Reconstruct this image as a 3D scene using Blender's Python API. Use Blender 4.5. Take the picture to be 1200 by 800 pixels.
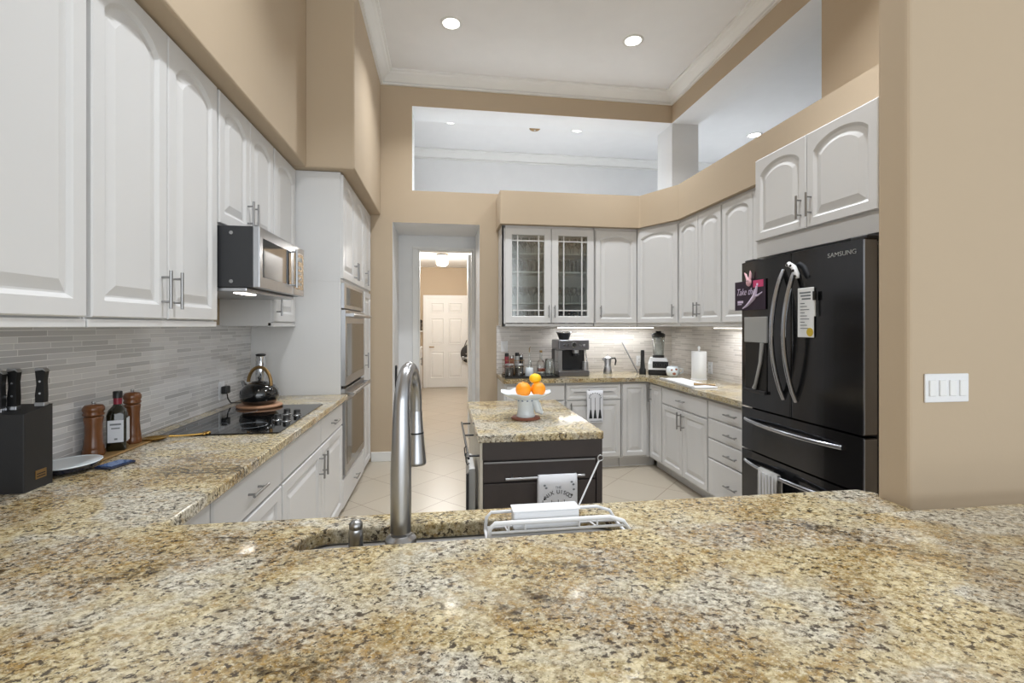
import bpy, bmesh, math, random
from math import sin, cos, pi, radians as R
from mathutils import Vector, Matrix
random.seed(7)
for o in list(bpy.data.objects): bpy.data.objects.remove(o)
S = bpy.context.scene
COL = S.collection

# ------------------------------------------------------------------ camera, world, exposure
cam = bpy.data.cameras.new('camera'); cam.sensor_width = 36.0
cam.lens = 551.2 / 1200 * 36.0; cam.shift_y = -18.1 / 1200; cam.clip_start = 0.02
co = bpy.data.objects.new('camera', cam); COL.objects.link(co)
co.location = (0, 0, 1.434); co.rotation_euler = (pi / 2, 0, -0.1451)
S.camera = co
W = bpy.data.worlds.new('world'); S.world = W; W.use_nodes = True
bg = W.node_tree.nodes['Background']
bg.inputs[0].default_value = (0.88, 0.95, 1.0, 1); bg.inputs[1].default_value = 0.92
S.view_settings.view_transform = 'Standard'; S.view_settings.look = 'None'
S.view_settings.gamma = 1.0; S.view_settings.use_curve_mapping = False
S.view_settings.exposure = 0.0
DOWNLIGHT_W = 20.0; NICHE_W = 12.0; STRIP_W = 3.0; HALL_W = 70.0; ROOM_W = 150.0

# ------------------------------------------------------------------ materials
def srgb(r, g, b):
    f = lambda c: (c / 255 / 12.92) if c <= 10 else ((c / 255 + 0.055) / 1.055) ** 2.4
    return (f(r), f(g), f(b), 1)
MATS = {}
def mat(name, col, rough=0.5, metal=0.0, emit=None, es=0.0, bump=None, var=None, coat=0.0, trans=0.0, spec=None, aniso=0.0):
    m = bpy.data.materials.new(name); m.use_nodes = True
    nt = m.node_tree; b = nt.nodes['Principled BSDF']
    c = srgb(*col)
    b.inputs['Base Color'].default_value = c; b.inputs['Roughness'].default_value = rough
    b.inputs['Metallic'].default_value = metal; b.inputs['Coat Weight'].default_value = coat
    b.inputs['Transmission Weight'].default_value = trans
    b.inputs['Anisotropic'].default_value = aniso
    if spec is not None: b.inputs['Specular IOR Level'].default_value = spec
    if emit: b.inputs['Emission Color'].default_value = srgb(*emit); b.inputs['Emission Strength'].default_value = es
    tc = nt.nodes.new('ShaderNodeTexCoord')
    n = nt.nodes.new('ShaderNodeTexNoise'); sc, amt = var if var else (6.0, 0.03)
    n.inputs['Scale'].default_value = sc; n.inputs['Detail'].default_value = 4
    nt.links.new(tc.outputs['Object'], n.inputs['Vector'])
    mx = nt.nodes.new('ShaderNodeMix'); mx.data_type = 'RGBA'; mx.blend_type = 'MIX'
    mx.inputs[6].default_value = tuple(max(0, x * (1 - amt)) for x in c[:3]) + (1,)
    mx.inputs[7].default_value = tuple(min(1, x * (1 + amt)) for x in c[:3]) + (1,)
    nt.links.new(n.outputs['Fac'], mx.inputs[0]); nt.links.new(mx.outputs[2], b.inputs['Base Color'])
    if bump:
        n2 = nt.nodes.new('ShaderNodeTexNoise'); n2.inputs['Scale'].default_value = bump[0]; n2.inputs['Detail'].default_value = 3
        nt.links.new(tc.outputs['Object'], n2.inputs['Vector'])
        bp = nt.nodes.new('ShaderNodeBump'); bp.inputs['Strength'].default_value = bump[1]; bp.inputs['Distance'].default_value = 0.002
        nt.links.new(n2.outputs['Fac'], bp.inputs['Height']); nt.links.new(bp.outputs['Normal'], b.inputs['Normal'])
    MATS[name] = m
    return m
CAB = mat('cabinet_white', (216, 216, 216), 0.38, var=(3, .015))
TAN = mat('tan_paint', (188, 170, 146), 0.75, bump=(60, .15), var=(1.5, .03))
WHITEP = mat('white_paint', (232, 233, 234), 0.8, bump=(60, .1))
CEIL = mat('ceiling_paint', (232, 232, 232), 0.85, bump=(90, .15))
TRIM = mat('trim_white', (232, 232, 230), 0.45)
STEEL = mat('brushed_steel', (176, 177, 180), 0.28, 1.0, var=(30, .05), aniso=.5)
CHROME = mat('chrome', (205, 207, 210), 0.10, 1.0)
NICKEL = mat('satin_nickel', (160, 160, 160), 0.32, 1.0)
BLKSTEEL = mat('black_stainless', (72, 73, 76), 0.15, 0.9, var=(40, .05))
SLATE = mat('slate_steel', (128, 128, 133), 0.3, 0.9, var=(30, .05))
BLKEDGE = mat('black_stainless_edge', (176, 180, 188), 0.2, 1.0)  # pale metal for the handles and the painted door edge highlight
CHAR = mat('charcoal_plastic', (38, 39, 42), 0.45)
BLACK = mat('black_plastic', (16, 16, 17), 0.4)
BLKGLASS = mat('black_glass', (8, 9, 10), 0.04, spec=0.7)
OVENGLASS = mat('oven_glass', (120, 112, 100), 0.06, 0.85)
WENGE = mat('dark_brown_wood', (60, 53, 51), 0.5, var=(14, .12))
BLOCK = mat('black_wood', (34, 34, 36), 0.55, var=(30, .12))
WOOD = mat('mill_wood', (108, 64, 30), 0.30, var=(26, .35), coat=.3)
OLIVE = mat('olive_board_wood', (160, 128, 82), 0.5, var=(24, .25))
TRIVET = mat('trivet_wood', (172, 130, 100), 0.5, var=(24, .15))
TERRA = mat('coaster_cork', (150, 96, 78), 0.7, var=(40, .2))
GOLD = mat('gold_metal', (186, 150, 84), 0.25, 1.0)
BRONZE = mat('bronze_handle', (150, 122, 80), 0.35, 0.8)
ENAMEL = mat('black_enamel', (20, 21, 22), 0.12, coat=.6)
DGLASS = mat('dark_bottle_glass', (26, 26, 16), 0.06, coat=.5)
PAPER = mat('white_paper', (234, 236, 238), 0.8)
LABELP = mat('label_paper', (214, 218, 226), 0.7)
RED = mat('dark_red_foil', (130, 30, 50), 0.35)
CERAM = mat('white_ceramic', (226, 234, 240), 0.2, coat=.4)
BLUECER = mat('blue_glaze', (62, 92, 140), 0.25, coat=.4)
ORANGE = mat('orange_peel', (246, 150, 20), 0.45, bump=(180, .5), var=(20, .1))
LEMON = mat('lemon_peel', (246, 200, 24), 0.45, bump=(160, .5), var=(20, .06))
PLASTW = mat('white_plastic', (232, 234, 238), 0.35)
CLOTHW = mat('white_cloth', (222, 224, 230), 0.9, bump=(400, .5))
CLOTHG = mat('grey_cloth_stripe', (180, 180, 178), 0.9, bump=(400, .5))
INK = mat('black_ink', (30, 32, 36), 0.8)
GREYINK = mat('grey_ink', (120, 126, 132), 0.8)
NAVY = mat('navy_glaze', (30, 38, 62), 0.15, coat=.5)
PINK = mat('pink_paper', (206, 70, 120), 0.6)
ROSE = mat('rose_plastic', (232, 186, 196), 0.5)
VIOLET = mat('dark_violet_paper', (44, 28, 48), 0.5)
LILAC = mat('lilac_print', (214, 200, 226), 0.6)
YELL = mat('yellow_print', (206, 178, 60), 0.6)
CREAM = mat('cream_paint', (228, 222, 208), 0.5)
BAGBLK = mat('black_leather', (34, 32, 32), 0.55)
AMBER = mat('amber_liquid', (150, 60, 22), 0.1, coat=.5)
DKCONT = mat('dark_coffee_contents', (48, 38, 28), 0.5)
SILVERP = mat('silver_plastic', (170, 172, 172), 0.4, .3)
LED = mat('led_strip', (255, 250, 240), 0.5, emit=(255, 248, 236), es=9.0)
LAMP = mat('lamp_lens', (255, 252, 245), 0.5, emit=(255, 250, 240), es=14.0)
SHADE = mat('lit_glass_shade', (255, 250, 240), 0.4, emit=(255, 244, 224), es=6.0)
def glass_mat(name, tint, gl=0.12, rough=0.05):
    m = bpy.data.materials.new(name); m.use_nodes = True; nt = m.node_tree
    for n in list(nt.nodes): nt.nodes.remove(n)
    out = nt.nodes.new('ShaderNodeOutputMaterial'); t = nt.nodes.new('ShaderNodeBsdfTransparent'); g = nt.nodes.new('ShaderNodeBsdfGlossy')
    t.inputs[0].default_value = srgb(*tint); g.inputs['Roughness'].default_value = rough; g.inputs[0].default_value = (.9, .9, .9, 1)
    mx = nt.nodes.new('ShaderNodeMixShader')
    lw = nt.nodes.new('ShaderNodeLayerWeight'); lw.inputs[0].default_value = 0.25
    mp = nt.nodes.new('ShaderNodeMapRange'); mp.inputs[3].default_value = gl; mp.inputs[4].default_value = 0.75
    nt.links.new(lw.outputs['Fresnel'], mp.inputs[0]); nt.links.new(mp.outputs[0], mx.inputs[0])
    nz = nt.nodes.new('ShaderNodeTexNoise'); nz.inputs['Scale'].default_value = 70
    bp = nt.nodes.new('ShaderNodeBump'); bp.inputs['Strength'].default_value = .3; nt.links.new(nz.outputs[0], bp.inputs['Height'])
    nt.links.new(bp.outputs[0], g.inputs['Normal'])
    nt.links.new(t.outputs[0], mx.inputs[1]); nt.links.new(g.outputs[0], mx.inputs[2]); nt.links.new(mx.outputs[0], out.inputs[0])
    return m
PANE = glass_mat('cabinet_pane_glass', (236, 240, 238), .10, .12)
CLEAR = glass_mat('clear_glass', (244, 247, 247), .12, .03)

def granite(name, warm=0.0):
    m = bpy.data.materials.new(name); m.use_nodes = True; nt = m.node_tree; b = nt.nodes['Principled BSDF']
    L = nt.links.new; tc = nt.nodes.new('ShaderNodeTexCoord')
    def mp(sc, rot=0.5):
        q = nt.nodes.new('ShaderNodeMapping'); q.inputs['Scale'].default_value = sc; q.inputs['Rotation'].default_value = (0, 0, rot); L(tc.outputs['Object'], q.inputs[0]); return q.outputs[0]
    def noise(vec, sc, det=4, ro=.6, dist=0.0):
        n = nt.nodes.new('ShaderNodeTexNoise'); n.inputs['Scale'].default_value = sc; n.inputs['Detail'].default_value = det
        n.inputs['Roughness'].default_value = ro; n.inputs['Distortion'].default_value = dist; L(vec, n.inputs['Vector']); return n.outputs['Fac']
    def ramp(fac, a, c, v0=0.0, v1=1.0):
        r = nt.nodes.new('ShaderNodeMapRange'); r.interpolation_type = 'SMOOTHSTEP'
        r.inputs[1].default_value = a; r.inputs[2].default_value = c; r.inputs[3].default_value = v0; r.inputs[4].default_value = v1; L(fac, r.inputs[0]); return r.outputs[0]
    def mix(fac, c1, c2):
        x = nt.nodes.new('ShaderNodeMix'); x.data_type = 'RGBA'
        if isinstance(fac, float): x.inputs[0].default_value = fac
        else: L(fac, x.inputs[0])
        for i, c in ((6, c1), (7, c2)):
            if isinstance(c, tuple): x.inputs[i].default_value = c
            else: L(c, x.inputs[i])
        return x.outputs[2]
    def mul(a, c):
        x = nt.nodes.new('ShaderNodeMath'); x.operation = 'MULTIPLY'; L(a, x.inputs[0])
        if isinstance(c, float): x.inputs[1].default_value = c
        else: L(c, x.inputs[1])
        return x.outputs[0]
    v = mp((1, 1.3, 1)); v2 = mp((1, 1.2, 1), .9)
    big = noise(v2, 2.6, 3, .55, .8); big2 = noise(v, 4.2, 3, .5, .5)
    cream = mix(ramp(noise(v, 75, 6, .75), .36, .64), srgb(140, 120, 76), srgb(220, 207, 170))
    grey = mix(ramp(noise(v, 85, 6, .75), .38, .62), srgb(136, 129, 114), srgb(220, 214, 197))
    col = mix(ramp(big2, .42, .60), cream, grey)
    gold = mul(ramp(big, .47, .60), ramp(noise(v2, 46, 6, .78), .36, .62))
    col = mix(mul(gold, .85), col, mix(ramp(noise(v, 120, 4), .35, .65), srgb(92, 64, 28), srgb(172, 136, 70)))
    gold2 = mul(ramp(noise(v, 24, 5, .7), .52, .66), .5)
    col = mix(gold2, col, srgb(166, 134, 78))
    col = mix(mul(ramp(noise(v2, 150, 4, .7), .55, .63), .5), col, srgb(238, 230, 206))
    fl = mul(ramp(noise(v, 68, 5, .66, .3), .53, .60), ramp(noise(v2, 10, 3), .34, .50))
    col = mix(mul(fl, .92), col, srgb(58, 49, 42))
    fl2 = ramp(noise(v2, 170, 4, .65), .59, .66)
    col = mix(mul(fl2, .75), col, srgb(70, 58, 46))
    dk = mul(ramp(noise(v2, 2.6, 5, .62, 1.2), .58, .68), ramp(noise(v, 48, 5, .75), .40, .58))
    col = mix(mul(dk, .92), col, srgb(44, 33, 22))
    L(col, b.inputs['Base Color']); b.inputs['Roughness'].default_value = 0.13
    rr = ramp(noise(v, 70, 3), .4, .7, .07, .15); L(rr, b.inputs['Roughness'])
    return m
GRAN = granite('gold_granite')

def tile_mat(name, axis, c1, c2, cm, row, width, mortar, rough, rot=0.0, offset=.5, bump=.4, bias=0.0, squash=(1.0, 2)):
    m = bpy.data.materials.new(name); m.use_nodes = True; nt = m.node_tree; b = nt.nodes['Principled BSDF']; L = nt.links.new
    tc = nt.nodes.new('ShaderNodeTexCoord'); sp = nt.nodes.new('ShaderNodeSeparateXYZ'); cb = nt.nodes.new('ShaderNodeCombineXYZ'); L(tc.outputs['Object'], sp.inputs[0])
    L(sp.outputs[axis[0]], cb.inputs[0]); L(sp.outputs[axis[1]], cb.inputs[1])
    q = nt.nodes.new('ShaderNodeMapping'); q.inputs['Rotation'].default_value = (0, 0, rot); L(cb.outputs[0], q.inputs[0])
    t = nt.nodes.new('ShaderNodeTexBrick'); L(q.outputs[0], t.inputs['Vector'])
    t.inputs['Color1'].default_value = srgb(*c1); t.inputs['Color2'].default_value = srgb(*c2); t.inputs['Mortar'].default_value = srgb(*cm)
    t.inputs['Scale'].default_value = 1.0; t.inputs['Row Height'].default_value = row; t.inputs['Brick Width'].default_value = width
    t.inputs['Mortar Size'].default_value = mortar; t.inputs['Mortar Smooth'].default_value = .2; t.inputs['Bias'].default_value = bias
    t.offset = offset; t.offset_frequency = 2; t.squash = squash[0]; t.squash_frequency = squash[1]
    n = nt.nodes.new('ShaderNodeTexNoise'); n.inputs['Scale'].default_value = 5; n.inputs['Detail'].default_value = 4; L(tc.outputs['Object'], n.inputs['Vector'])
    mx = nt.nodes.new('ShaderNodeMix'); mx.data_type = 'RGBA'; mx.blend_type = 'MULTIPLY'; mx.inputs[0].default_value = .25
    L(t.outputs['Color'], mx.inputs[6]); L(n.outputs['Color'], mx.inputs[7]); 
    ml = nt.nodes.new('ShaderNodeMix'); ml.data_type = 'RGBA'; ml.inputs[0].default_value = .12
    L(t.outputs['Color'], ml.inputs[6]); g = nt.nodes.new('ShaderNodeHueSaturation'); g.inputs['Saturation'].default_value = 0; g.inputs['Value'].default_value = 1.5; L(n.outputs['Color'], g.inputs['Color']); L(mx.outputs[2], ml.inputs[7])
    L(ml.outputs[2], b.inputs['Base Color']); b.inputs['Roughness'].default_value = rough
    bp = nt.nodes.new('ShaderNodeBump'); bp.inputs['Strength'].default_value = bump; bp.inputs['Distance'].default_value = .002; bp.invert = True
    L(t.outputs['Fac'], bp.inputs['Height']); L(bp.outputs[0], b.inputs['Normal'])
    return m
FLOORT = tile_mat('beige_floor_tile', (0, 1), (186, 176, 160), (180, 170, 154), (146, 130, 112), .46, .46, .004, .32, rot=pi / 4, offset=0.0, bump=.3)
SPL_Y = tile_mat('glass_strip_tile_side', (1, 2), (226, 226, 228), (186, 186, 188), (244, 244, 244), .0215, .24, .0016, .18, squash=(.62, 3))
SPL_X = tile_mat('glass_strip_tile_far', (0, 2), (222, 216, 210), (192, 186, 180), (232, 230, 226), .0215, .24, .0016, .2, squash=(.62, 3))
SPL_R = tile_mat('glass_strip_tile_right', (1, 2), (222, 216, 210), (192, 186, 180), (232, 230, 226), .0215, .24, .0016, .2, squash=(.62, 3))

# ------------------------------------------------------------------ mesh builder
class MB:
    def __init__(s): s.v = []; s.f = []; s.m = []; s.sm = []
    def add(s, vs, fs, mi=0, smooth=False, M=None):
        k = len(s.v)
        s.v += [tuple(M @ Vector(p)) if M else tuple(p) for p in vs]
        for f in fs: s.f.append([i + k for i in f]); s.m.append(mi); s.sm.append(smooth)
        return s
    def box(s, x0, x1, y0, y1, z0, z1, mi=0, M=None):
        vs = [(x, y, z) for z in (z0, z1) for y in (y0, y1) for x in (x0, x1)]
        return s.add(vs, [(0, 2, 3, 1), (4, 5, 7, 6), (0, 1, 5, 4), (2, 6, 7, 3), (0, 4, 6, 2), (1, 3, 7, 5)], mi, False, M)
    def rings(s, rs, mi=0, smooth=True, cap0=True, cap1=True, closed=True, M=None):
        n = len(rs[0]); vs = [p for r in rs for p in r]; fs = []
        for k in range(len(rs) - 1):
            for i in range(n if closed else n - 1):
                j = (i + 1) % n
                fs.append((k * n + i, k * n + j, (k + 1) * n + j, (k + 1) * n + i))
        s.add(vs, fs, mi, smooth, M)
        if cap0: s.add(rs[0], [tuple(reversed(range(n)))], mi, False, M)
        if cap1: s.add(rs[-1], [tuple(range(n))], mi, False, M)
        return s
    def cyl(s, p0, p1, r0, r1=None, seg=16, mi=0, M=None): return s.tube([p0, p1], [r0, r0 if r1 is None else r1], seg, mi, M)
    def tube(s, pts, r, seg=10, mi=0, M=None, cap=True):
        P = [Vector(p) for p in pts]; n = len(P)
        rad = r if isinstance(r, (list, tuple)) else [r] * n
        T = []
        for i in range(n):
            d = (P[min(i + 1, n - 1)] - P[max(i - 1, 0)]); T.append(d.normalized() if d.length > 1e-9 else Vector((0, 0, 1)))
        up = Vector((0, 0, 1)) if abs(T[0].z) < .9 else Vector((1, 0, 0))
        a = T[0].cross(up).normalized(); rs = []
        for i in range(n):
            a = (a - T[i] * a.dot(T[i])).normalized(); b = T[i].cross(a)
            rs.append([P[i] + (a * cos(2 * pi * k / seg) + b * sin(2 * pi * k / seg)) * rad[i] for k in range(seg)])
        return s.rings(rs, mi, True, cap, cap, True, M)
    def lathe(s, prof, c=(0, 0, 0), seg=24, mi=0, M=None, sx=1.0, sy=1.0):
        rs = [[(c[0] + r * cos(2 * pi * k / seg) * sx, c[1] + r * sin(2 * pi * k / seg) * sy, c[2] + z) for k in range(seg)] for r, z in prof]
        return s.rings(rs, mi, True, True, True, True, M)
    def sphere(s, c, r, sc=(1, 1, 1), seg=20, mi=0, M=None):
        n = 10; return s.rings([[(c[0] + r * sc[0] * sin(pi * max(i, .04) / n if i < n else pi * (n - .04) / n) * cos(2 * pi * k / seg), c[1] + r * sc[1] * sin(pi * max(i, .04) / n if i < n else pi * (n - .04) / n) * sin(2 * pi * k / seg), c[2] - r * sc[2] * cos(pi * i / n)) for k in range(seg)] for i in range(n + 1)], mi, True, True, True, True, M)
    def prism(s, poly, z0, z1, mi=0, M=None):
        return s.rings([[(x, y, z0) for x, y in poly], [(x, y, z1) for x, y in poly]], mi, False, True, True, True, M)
    def build(s, name, mats, parent=None, bevel=0.0, seg=2, loc=None, recalc=True):
        me = bpy.data.meshes.new(name); me.from_pydata(s.v, [], s.f)
        if not isinstance(mats, (list, tuple)): mats = [mats]
        for m in mats: me.materials.append(m)
        for p, mi, sm in zip(me.polygons, s.m, s.sm): p.material_index = mi; p.use_smooth = sm
        if recalc:
            bm = bmesh.new(); bm.from_mesh(me); bmesh.ops.recalc_face_normals(bm, faces=bm.faces); bm.to_mesh(me); bm.free()
        me.update()
        o = bpy.data.objects.new(name, me); COL.objects.link(o)
        if parent: o.parent = parent
        if loc: o.location = loc
        if bevel:
            b = o.modifiers.new('bevel', 'BEVEL'); b.width = bevel; b.segments = seg; b.limit_method = 'ANGLE'; b.angle_limit = R(40)
        return o
def tag(o, label, cat, group=None):
    o['label'] = label; o['category'] = cat
    if group: o['group'] = group
    return o
def thing(name, label, cat, loc=(0, 0, 0), rz=0.0, group=None):
    o = bpy.data.objects.new(name, None); COL.objects.link(o); o.location = loc; o.rotation_euler = (0, 0, rz); o.empty_display_size = .05
    return tag(o, label, cat, group)
def struct(o, label=None, cat=None):
    o['kind'] = 'structure'
    if label: o['label'] = label
    if cat: o['category'] = cat
    return o
def copy_tree(o, parent=None):
    c = o.copy(); COL.objects.link(c)
    if parent: c.parent = parent
    for ch in list(o.children): copy_tree(ch, c)
    return c
def text_mesh(body, size, name, m, parent=None, loc=(0, 0, 0), rot=(pi / 2, 0, 0), ext=.0006, align='CENTER', shear=0.0, sx=1.0):
    cu = bpy.data.curves.new(name, 'FONT'); cu.body = body; cu.size = size; cu.extrude = ext; cu.align_x = align; cu.align_y = 'CENTER'; cu.shear = shear
    t = bpy.data.objects.new('tmp', cu); COL.objects.link(t)
    dg = bpy.context.evaluated_depsgraph_get(); me = bpy.data.meshes.new_from_object(t.evaluated_get(dg))
    bpy.data.objects.remove(t); me.materials.clear(); me.materials.append(m); me.name = name
    o = bpy.data.objects.new(name, me); COL.objects.link(o)
    if parent: o.parent = parent
    o.location = loc; o.rotation_euler = rot; o.scale = (sx, 1, 1)
    return o

# ------------------------------------------------------------------ room shell
XWL, XWR, YFW, ZC = -1.42, 2.63, 5.14, 4.115
struct(MB().box(-1.7, 6.5, -4.5, 12.0, -.1, 0).build('floor', FLOORT), 'beige stone floor tiles laid on the diagonal', 'floor')
struct(MB().box(-1.7, 6.5, -4.5, YFW + .4, ZC, ZC + .1).build('ceiling', CEIL), 'flat white kitchen ceiling', 'ceiling')
struct(MB().box(XWL - .15, XWL, -4.5, YFW + .37, 0, ZC).build('wall_left', TAN), 'tan wall behind the left cabinets', 'wall')
def wall_obj(mb, name, axis, m2=WHITEP):
    o = mb.build(name, [TAN, m2])
    for p in o.data.polygons: p.material_index = 0 if abs(p.normal[axis]) > .9 else 1
    return struct(o, None, 'wall')
m = MB(); Y0, Y1 = YFW, YFW + .37
m.box(XWL, -.535, Y0, Y1, 0, ZC); m.box(-.535, -.33, Y0, Y1, 2.54, ZC); m.box(-.33, .393, Y0, Y1, 2.54, 2.885)
m.box(.393, XWR, Y0, Y1, 0, 2.885); m.box(-.33, XWR, Y0, Y1, 3.79, ZC)
wall_obj(m, 'wall_far', 1)['label'] = 'tan far wall with a doorway and a high pass-through opening'
m = MB(); X0, X1 = XWR, XWR + .33
m.box(X0, X1, 1.27, 2.955, 0, ZC); m.box(X0, X1, 2.955, YFW, 0, 2.79); m.box(X0, X1, 2.955, YFW, 3.79, ZC)
wall_obj(m, 'wall_right', 0)['label'] = 'tan right wall with a high pass-through opening'
struct(MB().box(XWR, XWR + .33, YFW, YFW + .37, 2.885, 3.79).build('trim_1', WHITEP), 'white pier at the corner between the two high openings', 'pier')
struct(MB().box(XWR, XWR + .33, YFW, YFW + .37, 0, 2.885).box(XWR, XWR + .33, YFW, YFW + .37, 3.79, ZC).build('wall_corner', WHITEP), None, 'wall')
struct(MB().box(1.32, 6.5, 1.17, 1.27, 0, ZC).build('wall_near', TAN, bevel=.012, seg=3), 'tan wall end and wall face at the right of the peninsula', 'wall')
m = MB(); m.box(XWL, -1.0, -4.5, 3.66, 2.61, ZC); m.box(XWL, -.658, 3.66, YFW, 2.61, ZC)
struct(m.build('wall_left_soffit', TAN, bevel=.012, seg=3), 'tan soffit stepping out above the left cabinets', 'wall')
m = MB(); m.prism([(.572, YFW), (.572, 4.75), (2.062, 4.75), (2.272, 4.31), (2.272, 1.27), (XWR, 1.27), (XWR, YFW)], 2.477, 2.815)
struct(m.build('wall_right_soffit', TAN, bevel=.012, seg=3), 'low tan soffit band above the right and far cabinets', 'wall')
# hall behind the doorway
m = MB(); m.box(-1.3, -.30, 5.85, 5.97, 0, 2.54, 0); m.box(.36, 1.2, 5.85, 5.97, 0, 2.54, 0); m.box(-.30, .36, 5.85, 5.97, 2.37, 2.54, 0)
m.box(-.60, -.535, YFW + .37, 5.85, 0, 2.54, 0); m.box(.393, .46, YFW + .37, 5.85, 0, 2.54, 0); m.box(-.60, .46, YFW + .37, 5.97, 2.54, 2.6, 0)
struct(m.build('wall_doorway', WHITEP), 'white reveal of the doorway in the far wall', 'wall')
m = MB()
for a, b_ in ((-.372, -.30), (.36, .392)): m.box(a, b_, 5.83, 5.85, 0, 2.37)
m.box(-.372, .392, 5.83, 5.85, 2.37, 2.40)
m.box(-.30, -.285, 5.845, 5.98, 0, 2.37); m.box(.345, .36, 5.845, 5.98, 0, 2.37); m.box(-.30, .36, 5.845, 5.98, 2.355, 2.37)
struct(m.build('trim_2', TRIM, bevel=.004), 'white door casing inside the doorway', 'casing')
m = MB(); m.box(-1.35, -1.25, 5.97, 11.1, 0, 2.8); m.box(.78, .88, 5.97, 11.1, 0, 2.8); m.box(-1.35, .88, 11.1, 11.2, 0, 2.8)
struct(m.build('wall_hall', TAN), 'tan walls of the room beyond the doorway', 'wall')
struct(MB().box(-1.35, .88, 5.97, 11.2, 2.8, 2.87).build('ceiling_hall', CEIL), 'white ceiling of the room beyond the doorway', 'ceiling')
# upper room seen through the pass-throughs
m = MB(); m.box(-2.2, 6.5, 7.05, 7.15, 2.6, 4.05); m.box(-2.2, -2.1, 5.51, 7.05, 2.6, 4.05); m.box(6.4, 6.5, 1.27, 7.05, 2.6, 4.05)
m.box(-2.2, XWL - .15, 5.5, 5.6, 2.6, 4.05)
struct(m.build('wall_upper_room', WHITEP), 'white walls seen through the high openings', 'wall')
m = MB(); m.box(-2.2, 6.5, 5.51, 7.15, 2.62, 2.70); m.box(XWR + .33, 6.5, 1.27, 5.51, 2.62, 2.70)
struct(m.build('floor_upper_ledge', WHITEP), 'white ledge behind the high openings', 'ledge')
m = MB(); m.box(-2.2, 6.5, 5.51, 7.15, 4.02, 4.1); m.box(XWR + .33, 6.5, 1.27, 5.51, 4.02, 4.1)
struct(m.build('ceiling_upper_room', CEIL), 'white ceiling seen through the high openings', 'ceiling')
# crown mouldings
def crown(path, prof, name, m, zc):
    P = [Vector(p) for p in path]; rs = []
    for i, p in enumerate(P):
        def nrm(a, b):
            d = (b - a).normalized(); return Vector((d.y, -d.x))
        if i == 0: n = nrm(P[0], P[1])
        elif i == len(P) - 1: n = nrm(P[-2], P[-1])
        else:
            n1, n2 = nrm(P[i - 1], p), nrm(p, P[i + 1]); n = (n1 + n2) / (1 + n1.dot(n2))
        rs.append([(p.x + n.x * o, p.y + n.y * o, zc + z) for o, z in prof])
    return struct(MB().rings(rs, 0, False, True, True, True).build(name, m), None, 'moulding')
CP = [(0, 0), (0, -.122), (.026, -.122), (.028, -.108), (.020, -.100), (.034, -.094), (.05, -.075), (.08, -.045), (.10, -.034), (.108, -.022), (.128, -.018), (.13, 0)]
crown([(-1.0, -4.4), (-1.0, 3.66), (-.658, 3.66), (-.658, YFW), (XWR, YFW), (XWR, 1.27)], CP, 'trim_3', TRIM, ZC)['label'] = 'white crown moulding around the kitchen ceiling'
crown([(-2.1, 7.05), (6.4, 7.05)], CP, 'trim_4', TRIM, 4.02)['label'] = 'white crown moulding seen through the high opening'
m = MB(); m.box(-.755, -.535, YFW - .016, YFW, 0, .10); m.box(.393, .57, YFW - .016, YFW, 0, .10)
struct(m.build('baseboard_far', TRIM, bevel=.003), 'white baseboard beside the doorway', 'baseboard')
# backsplashes
struct(MB().box(XWL, XWL + .008, .5, 3.73, .915, 1.44).build('trim_5', SPL_Y), 'grey glass strip tile backsplash on the left wall', 'backsplash')
struct(MB().box(.578, XWR, YFW - .008, YFW, .915, 1.44).build('trim_6', SPL_X), 'pale strip tile backsplash on the far wall', 'backsplash')
struct(MB().box(XWR - .008, XWR, 2.8, YFW - .008, .915, 1.44).build('trim_7', SPL_R), 'pale strip tile backsplash on the right wall', 'backsplash')

# ------------------------------------------------------------------ cabinet parts (local: x along the run, front faces -y, z up)
def panel_door(x0, z0, w, h, t=.02, arch=0.0, fr=.062, flat=False, glass=False):
    n = 14; mb = MB()
    def ring(ix, iz0, iz1, y, rise):
        a, b = x0 + ix, x0 + w - ix; zb, zt = z0 + iz0, z0 + h - iz1
        pts = [(a, y, zb), (b, y, zb), (b, y, zt - rise)]
        for k in range(1, n):
            u = k / n; pts.append((b + (a - b) * u, y, zt - rise + rise * (1 - (2 * u - 1) ** 2) ** .75 if rise else zt))
        pts.append((a, y, zt - rise)); return pts
    e = .004
    if flat:
        rs = [ring(0, 0, 0, 0, 0), ring(0, 0, 0, -t + e * 1.6, 0), ring(e * 1.6, e * 1.6, e * 1.6, -t, 0)]
        if h > .16 and flat != 2: pass
        mb.rings(rs, 0, False); return mb
    rs = [ring(0, 0, 0, 0, 0), ring(0, 0, 0, -t + e, 0), ring(e, e, e, -t, 0), ring(fr - .008, fr - .008, fr - .008, -t, arch), ring(fr - .002, fr - .002, fr - .002, -t + .004, arch)]
    if glass:
        rs += [ring(fr, fr, fr, 0, arch)]
        mb.rings(rs, 0, False, False, False); return mb
    rs += [ring(fr + .006, fr + .006, fr + .006, -t + .011, arch), ring(fr + .012, fr + .012, fr + .012, -t + .011, arch), ring(fr + .046, fr + .046, fr + .046, -t + .001, arch * .8), ring(fr + .049, fr + .049, fr + .049, -t + .001, arch * .8)]
    mb.rings(rs, 0, False); return mb
def handle_mb(x, z, y, vertical=True, L=.15, r=.006, off=.032):
    mb = MB(); h = L / 2; q = L * .32
    if vertical:
        mb.cyl((x, y - off, z - h), (x, y - off, z + h), r, seg=10)
        for d in (-q, q): mb.cyl((x, y, z + d), (x, y - off, z + d), r * .8, seg=8)
    else:
        mb.cyl((x - h, y - off, z), (x + h, y - off, z), r, seg=10)
        for d in (-q, q): mb.cyl((x + d, y, z), (x + d, y - off, z), r * .8, seg=8)
    return mb
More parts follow.
